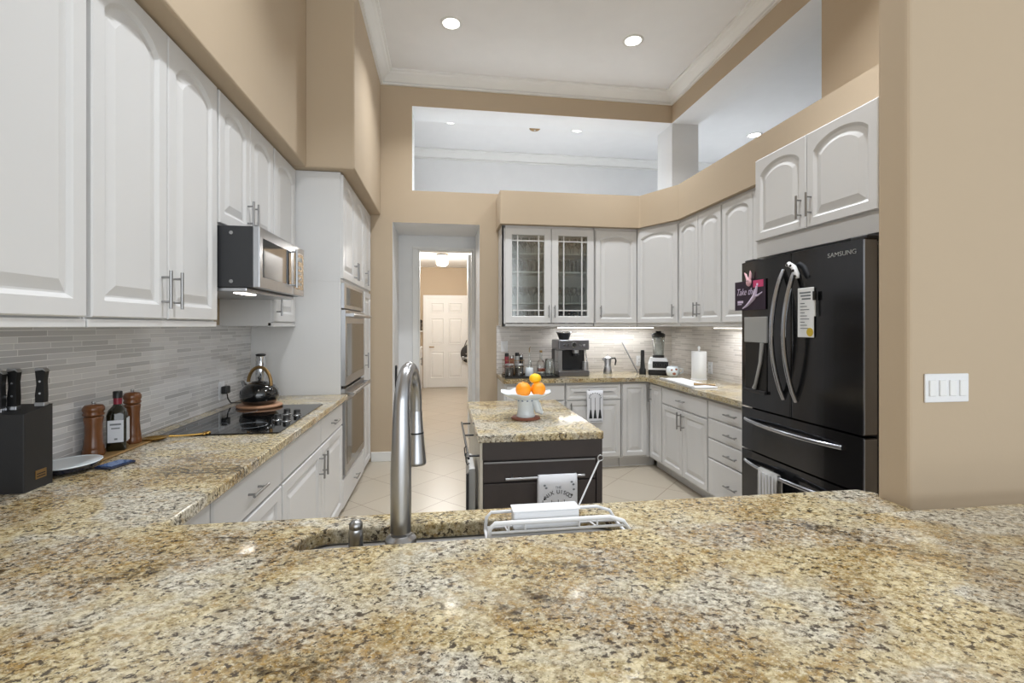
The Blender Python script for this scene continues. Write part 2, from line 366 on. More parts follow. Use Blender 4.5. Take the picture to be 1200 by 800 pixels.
def add_door(root, x0, z0, w, h, hx=None, hz=None, arch=0.0, fr=.062, L=.15, t=.02, name='door'):
    d = panel_door(x0 + .0015, z0, w - .003, h, t, arch, fr).build(name, CAB, root)
    if hx is not None: handle_mb(hx, hz, -t, True, L).build('handle', NICKEL, d)
    return d
def add_drawer(root, x0, z0, w, h, handle=True, L=.15):
    d = panel_door(x0 + .0015, z0, w - .003, h, flat=True).build('drawer', CAB, root)
    if handle: handle_mb(x0 + w / 2, z0 + h / 2, -.02, False, L).build('handle', NICKEL, d)
    return d
RL, RR = pi / 2, -pi / 2

# left wall cabinets: local x = world Y, z absolute - zb
XB = -1.109
def left_upper(label, ya, yb, zb, zt, doors, dz0, dz1, name='wall_cabinet', arch=.075, valance=True):
    t = thing(name, label, 'cabinet', (XB, ya, zb), RL)
    m = MB(); w = yb - ya
    m.box(.001, w - .001, 0, XB - XWL, 0, zt - zb)
    m.build('body', CAB, t, bevel=.002)
    if valance: MB().box(.001, w - .001, -.012, .02, -.004, .022).build('light_rail', CAB, t, bevel=.002)
    for (a, b, hy) in doors:
        add_door(t, a - ya, dz0 - zb, b - a, dz1 - dz0, None if hy is None else hy - ya, dz0 - zb + .115, arch)
    return t
left_upper('tall white wall cabinet nearest the camera at the left edge of the photo', .75, 1.636, 1.434, 2.608, [(.76, 1.195, 1.16), (1.2, 1.63, None)], 1.462, 2.598)
left_upper('tall white double-door wall cabinet between the nearest one and the microwave', 1.64, 2.486, 1.434, 2.608, [(1.648, 2.058, 2.02), (2.062, 2.478, 2.10)], 1.462, 2.598)
left_upper('short white double-door wall cabinet directly above the microwave', 2.49, 3.25, 1.935, 2.608, [(2.497, 2.868, 2.835), (2.872, 3.243, 2.905)], 1.945, 2.598, arch=.06, valance=False)
left_upper('narrow white wall cabinet between the microwave and the oven cabinet', 3.254, 3.73, 1.434, 2.608, [(3.262, 3.70, 3.30)], 1.462, 2.598)

# tall oven cabinet and pantry
XT = -.776
t = thing('oven_cabinet', 'tall white cabinet housing the double wall oven', 'cabinet', (XT, 3.734, 0), RL)
m = MB(); D = XT - XWL - .004; w = .966
m.box(0, w, .0, D, 1.775, 2.606); m.box(0, w, 0, D, .02, .262); m.box(0, .028, 0, D, .262, 1.775); m.box(w - .05, w, 0, D, .262, 1.775); m.box(.028, w - .05, D - .02, D, .262, 1.775); m.box(0, w, .05, D, 0, .02)
m.build('body', CAB, t, bevel=.002)
add_door(t, .01, 1.80, .473, .79, .455, 1.90, .06); add_door(t, .485, 1.80, .473, .79, .513, 1.90, .06)
add_drawer(t, .01, .035, .945, .215)
t = thing('pantry_cabinet', 'narrow tall white pantry between the oven cabinet and the far wall', 'cabinet', (XT, 4.704, 0), RL)
m = MB(); m.box(0, .414, 0, D, .02, 2.606); m.box(0, .414, .05, D, 0, .02); m.build('body', CAB, t, bevel=.002)
add_door(t, .006, 1.80, .40, .79, .05, 1.90, .05); add_door(t, .006, .05, .40, 1.72, .05, 1.10, 0)
# double wall oven
t = thing('double_wall_oven', 'stainless double wall oven built into the tall white cabinet', 'oven', (XT, 3.734, .27), RL)
m = MB(); m.box(.03, .914, .004, .5, 0, 1.50); m.build('oven_body', CHAR, t)
MB().box(.035, .91, -.022, .004, 1.30, 1.498).build('control_panel', [STEEL], t, bevel=.003)
MB().box(.12, .82, -.0235, -.021, 1.33, 1.47).build('display_glass', OVENGLASS, t)
for z0, z1 in ((.70, 1.29), (.01, .68)):
    d = MB().box(.035, .91, -.03, .004, z0, z1).build('oven_door', STEEL, t, bevel=.003)
    MB().box(.10, .845, -.0325, -.029, z0 + .07, z1 - .105).build('door_glass', OVENGLASS, d)
    hb = MB(); zh = z1 - .04
    for xx in (.06, .885): hb.box(xx - .016, xx + .016, -.085, -.03, zh - .012, zh + .012)
    hb.cyl((.035, -.082, zh), (.91, -.082, zh), .015, seg=12); hb.build('handle', STEEL, d, bevel=.002)

# over-the-range microwave
t = thing('microwave', 'black and stainless microwave mounted under the short wall cabinet', 'microwave', (-.915, 2.495, 1.605), RL)
w = .75
MB().box(0, w, .02, .50, .02, .325).build('case', CHAR, t, bevel=.003)
MB().box(.004, w - .004, .05, .48, 0, .02).build('underside', STEEL, t, bevel=.004)
d = MB().box(0, .52, -.012, .02, .02, .325).build('door', STEEL, t, bevel=.003)
MB().box(.045, .485, -.0135, -.011, .075, .272).build('window', BLKGLASS, d)
MB().cyl((.505, -.04, .06), (.505, -.04, .29), .008, seg=10).cyl((.505, -.012, .075), (.505, -.04, .075), .006, seg=8).cyl((.505, -.012, .275), (.505, -.04, .275), .006, seg=8).build('handle', STEEL, d)
MB().box(.523, w, -.012, .02, .02, .325).build('control_panel', STEEL, t, bevel=.003)
MB().box(.545, w - .02, -.0135, -.011, .06, .285).build('panel_glass', BLKGLASS, t)
m = MB(); m.box(.57, .70, -.0145, -.013, .235, .262)
for r_ in range(4):
    for c_ in range(3): m.box(.572 + c_ * .045, .60 + c_ * .045, -.0145, -.013, .085 + r_ * .034, .103 + r_ * .034)
m.build('buttons', SILVERP, t)
for zz in (.05, .29): MB().cyl((-.003, .12, zz), (0, .12, zz), .009, seg=10).build('bolt_head', NICKEL, t)
MB().box(.10, .26, .10, .15, -.003, .002).build('task_light', LED, t)

# left base cabinets
XF = -.776
def left_base(label, ya, yb):
    t = thing('base_cabinet', label, 'cabinet', (XF, ya, 0), RL); w = yb - ya
    m = MB(); m.box(.001, w - .001, 0, XF - XWL - .01, .03, .874); m.box(.001, w - .001, .05, XF - XWL - .01, 0, .03); m.build('body', CAB, t, bevel=.002)
    return t
t = left_base('white base cabinet in the left corner beside the peninsula', 1.35, 1.676)
add_door(t, .006, .05, .314, .81, None, None)
t = left_base('white base cabinet with one wide drawer next to the corner', 1.68, 2.366)
add_drawer(t, .006, .69, .674, .165); add_door(t, .006, .05, .674, .63, None, None)
t = left_base('white base cabinet under the cooktop with paired door handles', 2.37, 3.73)
add_drawer(t, .006, .69, .70, .165, False); add_drawer(t, .71, .69, .64, .165)
add_door(t, .006, .05, .70, .63, .668, .57); add_door(t, .71, .05, .64, .63, .752, .57)

# ------------------------------------------------------------------ right and far cabinets
XRB = 2.086; YFB = 4.551; XCR = XWR - .01
def right_base(label, ya, yb):
    t = thing('base_cabinet', label, 'cabinet', (XRB, ya, 0), RR); w = ya - yb
    m = MB(); m.box(.001, w - .001, 0, XCR - XRB, .10, .874); m.box(.001, w - .001, .075, XCR - XRB, 0, .10); m.build('body', CAB, t, bevel=.002)
    return t
t = right_base('narrow white base cabinet with a single door in the far right corner', 4.549, 4.248)
add_door(t, .04, .12, .255, .735, .08, .75, fr=.05)
t = right_base('white base cabinet with one drawer over two doors on the right run', 4.244, 3.46)
add_drawer(t, .006, .70, .772, .15, True, .12); add_door(t, .006, .12, .384, .57, .355, .60, fr=.05); add_door(t, .392, .12, .386, .57, .425, .60, fr=.05)
t = right_base('white base cabinet with a stack of four drawers beside the refrigerator', 3.456, 2.80)
for z0, h in ((.715, .135), (.56, .147), (.405, .147), (.12, .277)): add_drawer(t, .006, z0, .644, h, True, .14)
def far_base(label, xa, xb):
    t = thing('base_cabinet', label, 'cabinet', (xa, YFB, 0), 0); w = xb - xa
    m = MB(); m.box(.001, w - .001, 0, YFW - .01 - YFB, .10, .874); m.box(.001, w - .001 + (.078 if xb > 2 else 0), .055, YFW - .01 - YFB, 0, .0995); m.build('body', CAB, t, bevel=.002)
    return t
t = far_base('white base cabinet at the left end of the far run beside the doorway', .585, 1.196)
add_drawer(t, .02, .70, .585, .15, False); add_door(t, .02, .12, .292, .57, .28, .60, fr=.05); add_door(t, .314, .12, .291, .57, .345, .60, fr=.05)
t = far_base('white base cabinet with the utensil-print tea towel on its front', 1.20, 1.776)
d = panel_door(.008, .70, .56, .15, fr=.03).build('drawer', CAB, t); handle_mb(.23, .755, -.02, True, .10).build('handle', NICKEL, d)
add_door(t, .008, .12, .56, .57, .05, .60, fr=.05)
t = far_base('white base cabinet with a plain full-height door at the far inner corner', 1.78, 2.085)
add_door(t, .008, .12, .262, .735, None, None, fr=.05)
# far uppers
ZU0, ZU1 = 1.43, 2.4765
def upper(label, org, rz, w, dep, doors, zb=ZU0, zt=ZU1, dz0=.035, arch=.045, L=.13, name='wall_cabinet', top=.03):
    t = thing(name, label, 'cabinet', (org[0], org[1], zb), rz)
    MB().box(.001, w - .001, 0, dep, 0, zt - zb).build('body', CAB, t, bevel=.002)
    for a, b, hx in doors: add_door(t, a, dz0, b - a, zt - zb - dz0 - top, hx, dz0 + .12, arch, .055, L)
    return t
# glass fronted cabinet
t = thing('glass_door_cabinet', 'white wall cabinet with two glass doors full of glassware', 'cabinet', (.60, 4.82, ZU0), 0)
w, h, dep = .986, ZU1 - ZU0, .31
m = MB(); m.box(0, .034, 0, .018, .001, h - .001); m.box(w - .014, w, 0, .0175, .001, h - .001); m.box(0, .018, 0, dep, 0, h); m.box(w - .018, w, 0, dep, 0, h); m.box(.018, w - .018, dep - .01, dep, 0, h)
m.box(.018, w - .018, 0, dep - .01, 0, .03); m.box(.018, w - .018, 0, dep - .01, h - .03, h); m.build('body', CAB, t, bevel=.001)
for z in (.245, .57, .765): MB().box(.0185, w - .0185, .03, dep - .0105, z - .008, z + .008).build('shelf', CAB, t)
for a, b_, hx in ((.03, .515, .487), (.52, .978, .55)):
    d = panel_door(a, .035, b_ - a, h - .06, fr=.075, glass=True).build('door', CAB, t)
    gx0, gx1, gz0, gz1 = a + .076, b_ - .076, .112, h - .102
    MB().box(gx0 - .004, gx1 + .004, -.010, -.006, gz0 - .004, gz1 + .004).build('glass_pane', PANE, d)
    mm = MB(); q = .055
    for xx in (gx0 + q, gx1 - q): mm.box(xx - .006, xx + .006, -.018, -.003, gz0, gz1)
    for zz in (gz0 + q, gz1 - q): mm.box(gx0, gx1, -.0175, -.0035, zz - .006, zz + .006)
    mm.build('muntins', CAB, d); handle_mb(hx, .155, -.02, True, .13).build('handle', NICKEL, d)
upper('white single-door wall cabinet right of the glass-door cabinet', (1.588, 4.82), 0, .475, .31, [(.008, .468, .06)])
p0, p1 = Vector((2.066, 4.815)), Vector((2.312, 4.36)); dv = p1 - p0; ang = math.atan2(dv.y, dv.x)
t = thing('corner_wall_cabinet', 'white wall cabinet set diagonally across the far right corner', 'cabinet', (p0.x, p0.y, ZU0), ang)
Mi = Matrix.Rotation(-ang, 4, 'Z') @ Matrix.Translation((-p0.x, -p0.y, 0))
poly = [(2.066, 4.815), (2.312, 4.36), (XWR - .002, 4.36), (XWR - .002, YFW - .002), (2.066, YFW - .002)]
poly = [(Mi @ Vector((x, y, 0))).xy for x, y in poly]
MB().prism([tuple(p) for p in poly], 0, ZU1 - ZU0).build('body', CAB, t, bevel=.002)
add_door(t, .012, .035, dv.length - .024, ZU1 - ZU0 - .065, dv.length - .055, .155, .045, .055, .13)
upper('white double-door wall cabinet on the right wall next to the diagonal one', (2.317, 4.358), RR, .722, XWR - .002 - 2.317, [(.008, .36, .33), (.362, .714, .392)])
upper('white single-door wall cabinet on the right wall beside the refrigerator', (2.317, 3.634), RR, .80, XWR - .002 - 2.317, [(.008, .40, None), (.402, .79, None)])
# above fridge
t = upper('short white double-door cabinet above the refrigerator', (2.0, 2.775), RR, .885, XWR - .002 - 2.0, [(.012, .44, .405), (.443, .875, .478)], zb=1.87, zt=2.50, dz0=.105, arch=.06, top=.012)
# fridge surround panel left of the refrigerator
tag(MB().box(2.0, XWR - .002, 2.776, 2.798, 0, 1.87).build('filler_panel', CAB, bevel=.002), 'white filler panel between the refrigerator and the drawer stack', 'panel')

# ------------------------------------------------------------------ worktops
ZT = .915
def slab(polys, name, label, holes=None, z0=ZT - .04, z1=ZT, bev=.006):
    me_ = MB()
    for p in polys: me_.prism(p, z0, z1)
    return tag(me_.build(name, GRAN, bevel=bev, seg=3), label, 'worktop')
def grid_slab(name, label, outer, hole, z0, z1):
    # outer outline with a rounded hole, filled by bmesh triangle fill and extruded
    bm = bmesh.new()
    for loop in (outer, hole):
        vs = [bm.verts.new((x, y, z0)) for x, y in loop]
        for i in range(len(vs)): bm.edges.new((vs[i], vs[(i + 1) % len(vs)]))
    bmesh.ops.triangle_fill(bm, use_beauty=True, use_dissolve=False, edges=bm.edges)
    bmesh.ops.dissolve_limit(bm, angle_limit=.01, verts=bm.verts, edges=bm.edges)
    r = bmesh.ops.extrude_face_region(bm, geom=bm.faces[:])
    for v in [g for g in r['geom'] if isinstance(g, bmesh.types.BMVert)]: v.co.z = z1
    bmesh.ops.recalc_face_normals(bm, faces=bm.faces)
    me = bpy.data.meshes.new(name); bm.to_mesh(me); bm.free(); me.materials.append(GRAN)
    o = bpy.data.objects.new(name, me); COL.objects.link(o)
    b = o.modifiers.new('bevel', 'BEVEL'); b.width = .006; b.segments = 3; b.limit_method = 'ANGLE'; b.angle_limit = R(40)
    return tag(o, label, 'worktop')
def rrect(x0, x1, y0, y1, r, n=6):
    out = []
    for cx, cy, a0 in ((x1 - r, y0 + r, -pi / 2), (x1 - r, y1 - r, 0), (x0 + r, y1 - r, pi / 2), (x0 + r, y0 + r, pi)):
        for k in range(n + 1):
            a = a0 + pi / 2 * k / n; out.append((cx + r * cos(a), cy + r * sin(a)))
    return out
SINK = (-.345, .475, 1.075, 1.255)
grid_slab('countertop', 'gold granite worktop running from the oven cabinet round to the sink',
          [(XWL + .008, .78), (1.318, .78), (1.318, 1.27), (1.335, 1.275), (1.335, 1.29), (1.30, 1.325), (.2, 1.332), (-.715, 1.345), (-.721, 1.36), (-.721, 3.732), (XWL + .008, 3.732)],
          rrect(*SINK, .07), ZT - .04, ZT)
slab([[(XWL + .008, .36), (2.6, .36), (2.6, 1.052), (XWL + .008, 1.062)]], 'bar_top', 'large gold granite bar slab in the foreground', z0=ZT + .0005, z1=ZT + .0405, bev=.008)
slab([[(.578, 4.501), (2.031, 4.501), (2.031, 2.80), (XWR - .008, 2.80), (XWR - .008, YFW - .008), (.578, YFW - .008)]], 'countertop', 'granite worktop along the far and right walls under the coffee machine')
# peninsula base
t = thing('peninsula_base', 'white base under the sink peninsula', 'cabinet', (-.70, 1.31, 0), 0)
m = MB(); m.box(0, 2.0, -.04, 0, .1, .874); m.box(0, 2.0, -.05, -.08, 0, .1); m.box(0, 2.0, -.72, -.62, 0, .874); m.box(0, .02, -.62, -.04, 0, .874); m.box(1.98, 2.0, -.62, -.04, 0, .874)
m.build('body', CAB, t)
for k in range(4):
    d = panel_door(-2.0 + k * .5 + .004, .12, .492, .735, fr=.055).build('door', CAB, t); d.rotation_euler = (0, 0, pi)
# sink
t = thing('kitchen_sink', 'stainless undermount sink in the peninsula worktop', 'sink', (0, 0, 0))
x0, x1, y0, y1 = SINK; ring = lambda g, z: [(x, y, z) for x, y in rrect(x0 - g, x1 + g, y0 - .03 - g, y1 + g, .07)]
MB().rings([ring(.02, .874), ring(.004, .874), ring(0, .86), ring(-.01, .70), ring(-.03, .68)], 0, True, False, True).build('basin', STEEL, t)
MB().lathe([(.035, .681), (.035, .684), (.02, .684), (.01, .682)], (.06, 1.16, 0)).build('drain', CHROME, t)

# ------------------------------------------------------------------ faucet
t = thing('kitchen_faucet', 'tall brushed steel gooseneck faucet standing behind the bar slab', 'faucet', (-.099, 1.135, ZT), 0)
MB().lathe([(.036, 0), (.036, .018), (.034, .022), (.0265, .026), (.0245, .030)], seg=32).build('escutcheon', STEEL, t)
pts = [(0, 0, .036), (0, 0, .10), (0, .001, .18), (.001, .003, .25)]; rad = [.0243, .0243, .0240, .0225]
cx, cy = .0125, .08
for k in range(0, 13):
    a = pi - pi * k / 12; pts.append((cx + cx * cos(a) + .001, cy + .077 * cos(a) + .003, .315 + .098 * sin(a))); rad.append(.0195 - .004 * min(1, k / 6))
pts += [(.026, .161, .29)]; rad += [.0155]
MB().tube(pts, rad, 24).build('neck', STEEL, t)
MB().lathe([(.0165, .29), (.0175, .27), (.020, .235), (.0205, .232), (.0205, .230), (.0225, .20), (.027, .155), (.0275, .15), (.026, .146), (.018, .145)], (.026, .161, 0), 24).build('spray_head', STEEL, t)
MB().lathe([(.0208, .229), (.0208, .2335)], (.026, .161, 0), 24).build('seam_ring', CHAR, t)
t = thing('soap_dispenser', 'small grey metal cylinder with a flat cap left of the faucet', 'dispenser', (-.202, 1.14, ZT), 0)
MB().lathe([(.0165, 0), (.0165, .04), (.015, .046)], seg=20).build('body', STEEL, t)
MB().lathe([(.0145, .0455), (.0155, .052), (.0155, .058), (.011, .064), (.004, .066)], seg=20).build('cap', NICKEL, t)

# dish rack
t = thing('sink_rack', 'white wire rack laid across the sink behind the bar slab', 'rack', (0, 0, 0))
m = MB(); zr = ZT + .004
xl, xr = .104, .448
def arcp(x0, x1, y, z0, z1): return [(x0, y, z0), (x0 + .003, y, z1 - .012), (x0 + .015, y, z1), (x1 - .055, y, z1), (x1 - .02, y, z1 - .012), (x1, y, z0)]
m.tube([(xl, 1.105, zr + .004), (xl, 1.175, zr + .004)], .004, 8)
m.tube(arcp(xl, xr, 1.175, zr + .004, ZT + .052), .0042, 8)
m.tube(arcp(xl + .002, xr + .012, 1.11, zr + .004, ZT + .050), .0055, 10)
m.tube([(xl, 1.11, zr + .024), (xr, 1.11, zr + .024)], .0035, 8); m.tube([(xl, 1.175, zr + .010), (xr, 1.175, zr + .010)], .0035, 8)
m.tube([(xr, 1.105, zr + .004), (xr, 1.175, zr + .004)], .004, 8)
for xx in (xl + .05, xl + .09, xr - .12, xr - .075): m.tube([(xx, 1.11, ZT + .052), (xx, 1.11, zr + .024)], .0025, 6)
for xx in (xl + .05, xr - .075): m.tube([(xx, 1.11, zr + .024), (xx, 1.175, zr + .010)], .0022, 6)
m.build('wire_frame', PLASTW, t)
t = thing('sponge_caddy', 'white plastic box sitting in the middle of the sink rack', 'box', (.2505, 1.145, ZT + .0245))
MB().box(-.082, .082, -.020, .022, 0, .043).build('body', PLASTW, t, bevel=.004, seg=3)
MB().box(-.083, .083, -.0235, -.0202, .008, .018).build('lip', PLASTW, t, bevel=.001)
MB().box(-.084, .084, -.023, .025, .0432, .0465).build('lid', PLASTW, t, bevel=.0015)
t = thing('dish_wand', 'thin white wand with a ring end leaning up out of the white box', 'wand', (.338, 1.185, ZT + .03))
MB().tube([(0, 0, 0), (.025, .003, .05), (.068, .008, .135)], .0022, 8).build('rod', PLASTW, t)
MB().tube([(.072 + .0075 * cos(a), .0085, .1415 + .0075 * sin(a)) for a in [2 * pi * k / 16 for k in range(17)]], .0018, 8).build('ring', NICKEL, t)

# ------------------------------------------------------------------ island
t = thing('kitchen_island', 'dark brown kitchen island with a granite top on the tiled floor', 'island', (.175, 2.24, 0), 0)
w, L = .60, .97
m = MB(); m.box(.012, w, 0.004, L, .10, .879); m.box(.03, w - .02, .04, L - .04, .0, .10); m.build('body', WENGE, t, bevel=.002)
MB().box(-.012, w + .005, -.018, L + .02, .8795, .917).build('worktop', GRAN, t, bevel=.005, seg=3)
MB().box(.0, .012, 0.0, L, .0, .8785).build('side_panel', CREAM, t, bevel=.001)
MB().box(.010, w, -.014, .004, .795, .879).build('top_rail', WENGE, t, bevel=.002)
MB().box(w - .03, w, -.014, .004, .06, .795).build('stile', WENGE, t, bevel=.002)
for z0, z1, hz in ((.69, .787, .712), (.44, .682, None), (.12, .432, None)):
    d = MB().box(.014, w - .034, -.012, .004, z0, z1).build('drawer', WENGE, t, bevel=.002)
    if z0 > .6:
        MB().box(.016, w - .036, -.0165, -.0122, z1 - .008, z1).build('edge_strip', NICKEL, d, bevel=.001)
    if hz:
        MB().cyl((.115, -.045, hz), (.50, -.045, hz + .004), .0065, seg=12).cyl((.15, -.012, hz), (.15, -.045, hz), .005, seg=8).cyl((.465, -.012, hz + .003), (.465, -.045, hz + .003), .005, seg=8).build('handle', STEEL, d)
# left side rail
m = MB(); m.cyl((-.055, .02, .80), (-.055, L - .1, .80), .006, seg=10)
for yy in (.06, .5, L - .14): m.cyl((0, yy, .80), (-.055, yy, .80), .005, seg=8)
m.build('side_rail', CHAR, t)
m = MB()
for yy in (.10, .22): m.tube([(-.055, yy, .807), (-.066, yy, .80), (-.063, yy, .76), (-.055, yy, .745), (-.048, yy, .755)], .003, 8)
m.build('hooks', CHAR, t)
t = thing('folding_board', 'slim pale board with a dark metal edge standing against the left side of the island', 'board', (.155, 2.34, 0), 0)
MB().box(-.03, .004, .02, .30, 0, .72).build('board', SILVERP, t, bevel=.003)
MB().box(-.034, -.030, .0, .014, .0, .70).cyl((-.036, .008, 0), (-.036, .008, .70), .007, seg=10).build('metal_edge', CHAR, t)
# towel on the island handle
def cloth(w, front, back, thick, name, m, parent, y=-.055, wav=.004, nx=14, nz=18, z_top=0.0, gap=.018):
    mb = MB(); rs = []
    tot = front + back
    for k in range(nz + 1):
        s = k / nz * tot
        row = []
        for i in range(nx + 1):
            u = i / nx; x = (u - .5) * w
            if s < back: z = z_top - (back - s); yy = y + gap
            else: z = z_top - (s - back); yy = y
            if abs(s - back) < .03: 
                a = (s - back) / .03; yy = y + gap * (1 - a) / 2; z = z_top - .008 * a * a
            wv = wav * sin(u * 9 + .6) * min(1, abs(z - z_top) / .06)
            row.append((x, yy + wv, z))
        rs.append(row)
    mb.rings(rs, 0, True, False, False, False)
    o = mb.build(name, m, parent, recalc=False)
    sm = o.modifiers.new('solid', 'SOLIDIFY'); sm.thickness = thick; sm.offset = 0
    return o
t = thing('tea_towel', 'white tea towel printed with an arch of letters hung on the island drawer handle', 'towel', (.175 + .365, 2.24 - .045, .714), 0)
cloth(.19, .30, .16, .003, 'cloth', CLOTHW, t, y=-.012, gap=.024, z_top=.011, wav=.002)
yy = -.0185
text_mesh('THE', .016, 'small_text', GREYINK, t, (0, yy, -.046))
word = 'NIX UISCO'; cxr = .085
for i, ch in enumerate(word):
    if ch == ' ': continue
    a = R(42) - R(84) * i / (len(word) - 1); 
    text_mesh(ch, .026, 'arched_letter', INK, t, (cxr * sin(-a), yy, -.152 + cxr * cos(a)), (pi / 2, 0, 0)).rotation_euler = (pi / 2, -a, 0)
m = MB()
for x, z in ((-.066, -.098), (.066, -.084)): m.sphere((x, yy, z), .005, (1, .2, 1), 10)
for x in (-.075, -.032, 0, .03): m.box(x - .0012, x + .0012, yy - .0005, yy + .0008, -.14, -.104)
m.build('printed_marks', INK, t)
m = MB()
for x, z in ((-.066, -.034), (-.058, -.046), (.066, -.022), (.074, -.034), (.076, -.058)): m.sphere((x, yy, z), .006, (1, .12, .8), 8)
m.build('printed_sprigs', GREYINK, t)

# fruit stand
XFb, YFb = .458, 2.60
tag(MB().lathe([(.078, 0), (.082, .004), (.078, .010), (.02, .010)], seg=32).build('coaster', TERRA, loc=(XFb, YFb, .9172)), 'round reddish coaster under the white fruit stand', 'coaster')
t = thing('fruit_stand', 'white ceramic pedestal bowl with blue trim on the island', 'bowl', (XFb, YFb, .9274), 0)
MB().lathe([(.050, 0), (.054, .006), (.048, .02), (.046, .05), (.048, .085), (.058, .10), (.04, .106)], seg=28).build('pedestal', CERAM, t)
n = 40; rs = []
for r_, z_ in ((.04, .100), (.08, .104), (.115, .118), (.140, .134), (.144, .140), (.135, .138), (.11, .124), (.08, .112), (.03, .108)):
    f_ = r_ / .17
    rs.append([(r_ * (1 + .05 * sin(8 * 2 * pi * k / n) * f_) * cos(2 * pi * k / n), r_ * (1 + .05 * sin(8 * 2 * pi * k / n) * f_) * sin(2 * pi * k / n), z_ + .006 * sin(8 * 2 * pi * k / n) * f_) for k in range(n)])
MB().rings(rs).build('bowl', CERAM, t)
MB().tube([(.040, -.02, .098), (.058, -.03, .07), (.066, -.035, .04), (.088, -.045, .022)], [.018, .022, .022, .008], 12).build('side_handle', CERAM, t)
m = MB()
for k in range(12): a = 2 * pi * k / 12; m.sphere((.050 * cos(a), .050 * sin(a), .094), .007, (1, 1, .6), 8)
m.build('blue_beads', BLUECER, t)
def fruit(name, label, cat, loc, r, m_, sc, grp=None):
    t = thing(name, label, cat, loc)
    MB().sphere((0, 0, 0), r, sc, 24).build('flesh', m_, t); MB().sphere((.2 * r, -.2 * r, sc[2] * r * .97), .005, (1, 1, .5), 8).build('stem_scar', OLIVE, t)
zf = .9274 + .109
fruit('orange', 'left orange in the white fruit stand', 'orange', (XFb - .017, YFb - .02, zf + .044), .044, ORANGE, (1, 1, .97))
fruit('orange', 'right orange beneath the lemon in the white fruit stand', 'orange', (XFb + .068, YFb - .015, zf + .044), .042, ORANGE, (1, 1, .96))
fruit('lemon', 'yellow lemon resting on top of the two oranges', 'lemon', (XFb + .055, YFb + .005, zf + .102), .031, LEMON, (1.12, 1, .92))

# ------------------------------------------------------------------ refrigerator
t = thing('refrigerator', 'black stainless french door refrigerator in the right alcove', 'refrigerator', (1.85, 2.71, 0), RR)
MB().box(.004, .866, .07, .76, .03, 1.80).build('body', CHAR, t, bevel=.004)
m = MB(); m.box(.02, .85, .05, .72, 0, .03); m.build('feet', BLACK, t)
def fdoor(x0, x1, z0, z1, name='door'):
    mb = MB(); n = 8; rs = []
    pr = []
    for k in range(n + 1):
        u = k / n; pr.append((x0 + (x1 - x0) * u, -.008 * (1 - ((x0 + (x1 - x0) * u - .435) / .435) ** 2)))
    poly = pr + [(x1, .066), (x0, .066)]
    mb.prism(poly, z0, z1); return mb.build(name, BLKSTEEL, t, bevel=.007, seg=3)
dl = fdoor(.0, .433, .945, 1.825); dr = fdoor(.437, .87, .945, 1.825)
d1 = fdoor(0, .87, .685, .935, 'drawer'); d2 = fdoor(0, .87, .06, .675, 'drawer')
def bow(p0, p1, out, n=14): return [(p0[0] + (p1[0] - p0[0]) * k / n, p0[1] - out * sin(pi * k / n) ** .8, p0[2] + (p1[2] - p0[2]) * k / n) for k in range(n + 1)]
MB().tube(bow((.378, -.006, 1.035), (.378, -.006, 1.74), .075), .0125, 14).build('handle', BLKEDGE, dl)
MB().tube(bow((.47, -.006, 1.035), (.47, -.006, 1.74), .075), .0125, 14).build('handle', BLKEDGE, dr)
MB().tube(bow((.05, -.006, .865), (.76, -.006, .865), .055), .012, 14).build('handle', BLKEDGE, d1)
MB().tube(bow((.05, -.006, .612), (.76, -.006, .612), .055), .012, 14).build('handle', BLKEDGE, d2)
m = MB(); m.box(.862, .872, .0, .064, .95, 1.82); m.box(.862, .872, 0, .064, .69, .93); m.box(.862, .872, 0, .064, .065, .67)
m.build('door_edge_highlight', BLKEDGE, t, bevel=.002)  # strip kept pale to paint a highlight along the door edge
m = MB(); m.box(.78, .865, .02, .13, 1.826, 1.842); m.box(.005, .09, .02, .13, 1.826, 1.842); m.build('hinge_cover', CHAR, t, bevel=.004)
fd = MB()
fd.box(.055, .245, -.012, .0, 1.045, 1.335); fdo = fd.build('dispenser_recess', BLACK, dl, bevel=.002)
MB().box(.05, .25, -.016, -.002, 1.337, 1.488).build('dispenser_panel', SILVERP, dl, bevel=.003)
MB().box(.052, .248, -.026, -.012, 1.038, 1.056).build('dispenser_tray', CHAR, dl, bevel=.002)
MB().tube([(.215, -.014, 1.335), (.205, -.02, 1.22), (.165, -.022, 1.09), (.15, -.02, 1.065)], [.014, .01, .009, .012], 10).build('dispenser_lever', SILVERP, dl)
text_mesh('SAMSUNG', .030, 'brand_badge', SILVERP, dr, (.755, -.0058, 1.772), rot=(pi / 2, 0, .027), sx=1.15)
# fridge magnets, local frame via helper empties in the same rotation
def on_fridge(name, label, cat, y, z, x=1.838, group=None): return thing(name, label, cat, (x, y, z), RR, group)
t = on_fridge('postcard', 'dark violet card with white script and a leaping figure on the refrigerator', 'card', 2.612, 1.62)
MB().box(-.143, .143, -.002, .0, -.089, .089).build('card', VIOLET, t)
text_mesh('Take the', .058, 'script', LILAC, t, (-.04, -.0034, .022), ext=.0005, shear=.4, sx=.85)
MB().box(.035, .125, -.0028, -.002, .045, .086).build('pink_patch', PINK, t)
m = MB(); m.tube([(.07, -.003, .05), (.062, -.003, .02), (.045, -.003, -.015), (.005, -.003, -.045), (-.03, -.003, -.065), (-.065, -.003, -.078)], [.007, .010, .014, .010, .007, .003], 8)
m.tube([(.045, -.003, -.01), (.08, -.003, -.004), (.115, -.003, .012)], [.009, .006, .003], 8); m.sphere((.072, -.003, .06), .008, (1, .3, 1), 10)
m.build('leaping_figure', LILAC, t)
MB().box(-.115, -.06, -.0028, -.002, -.045, -.030).box(-.115, -.075, -.0028, -.002, -.055, -.049).build('small_print', LILAC, t)
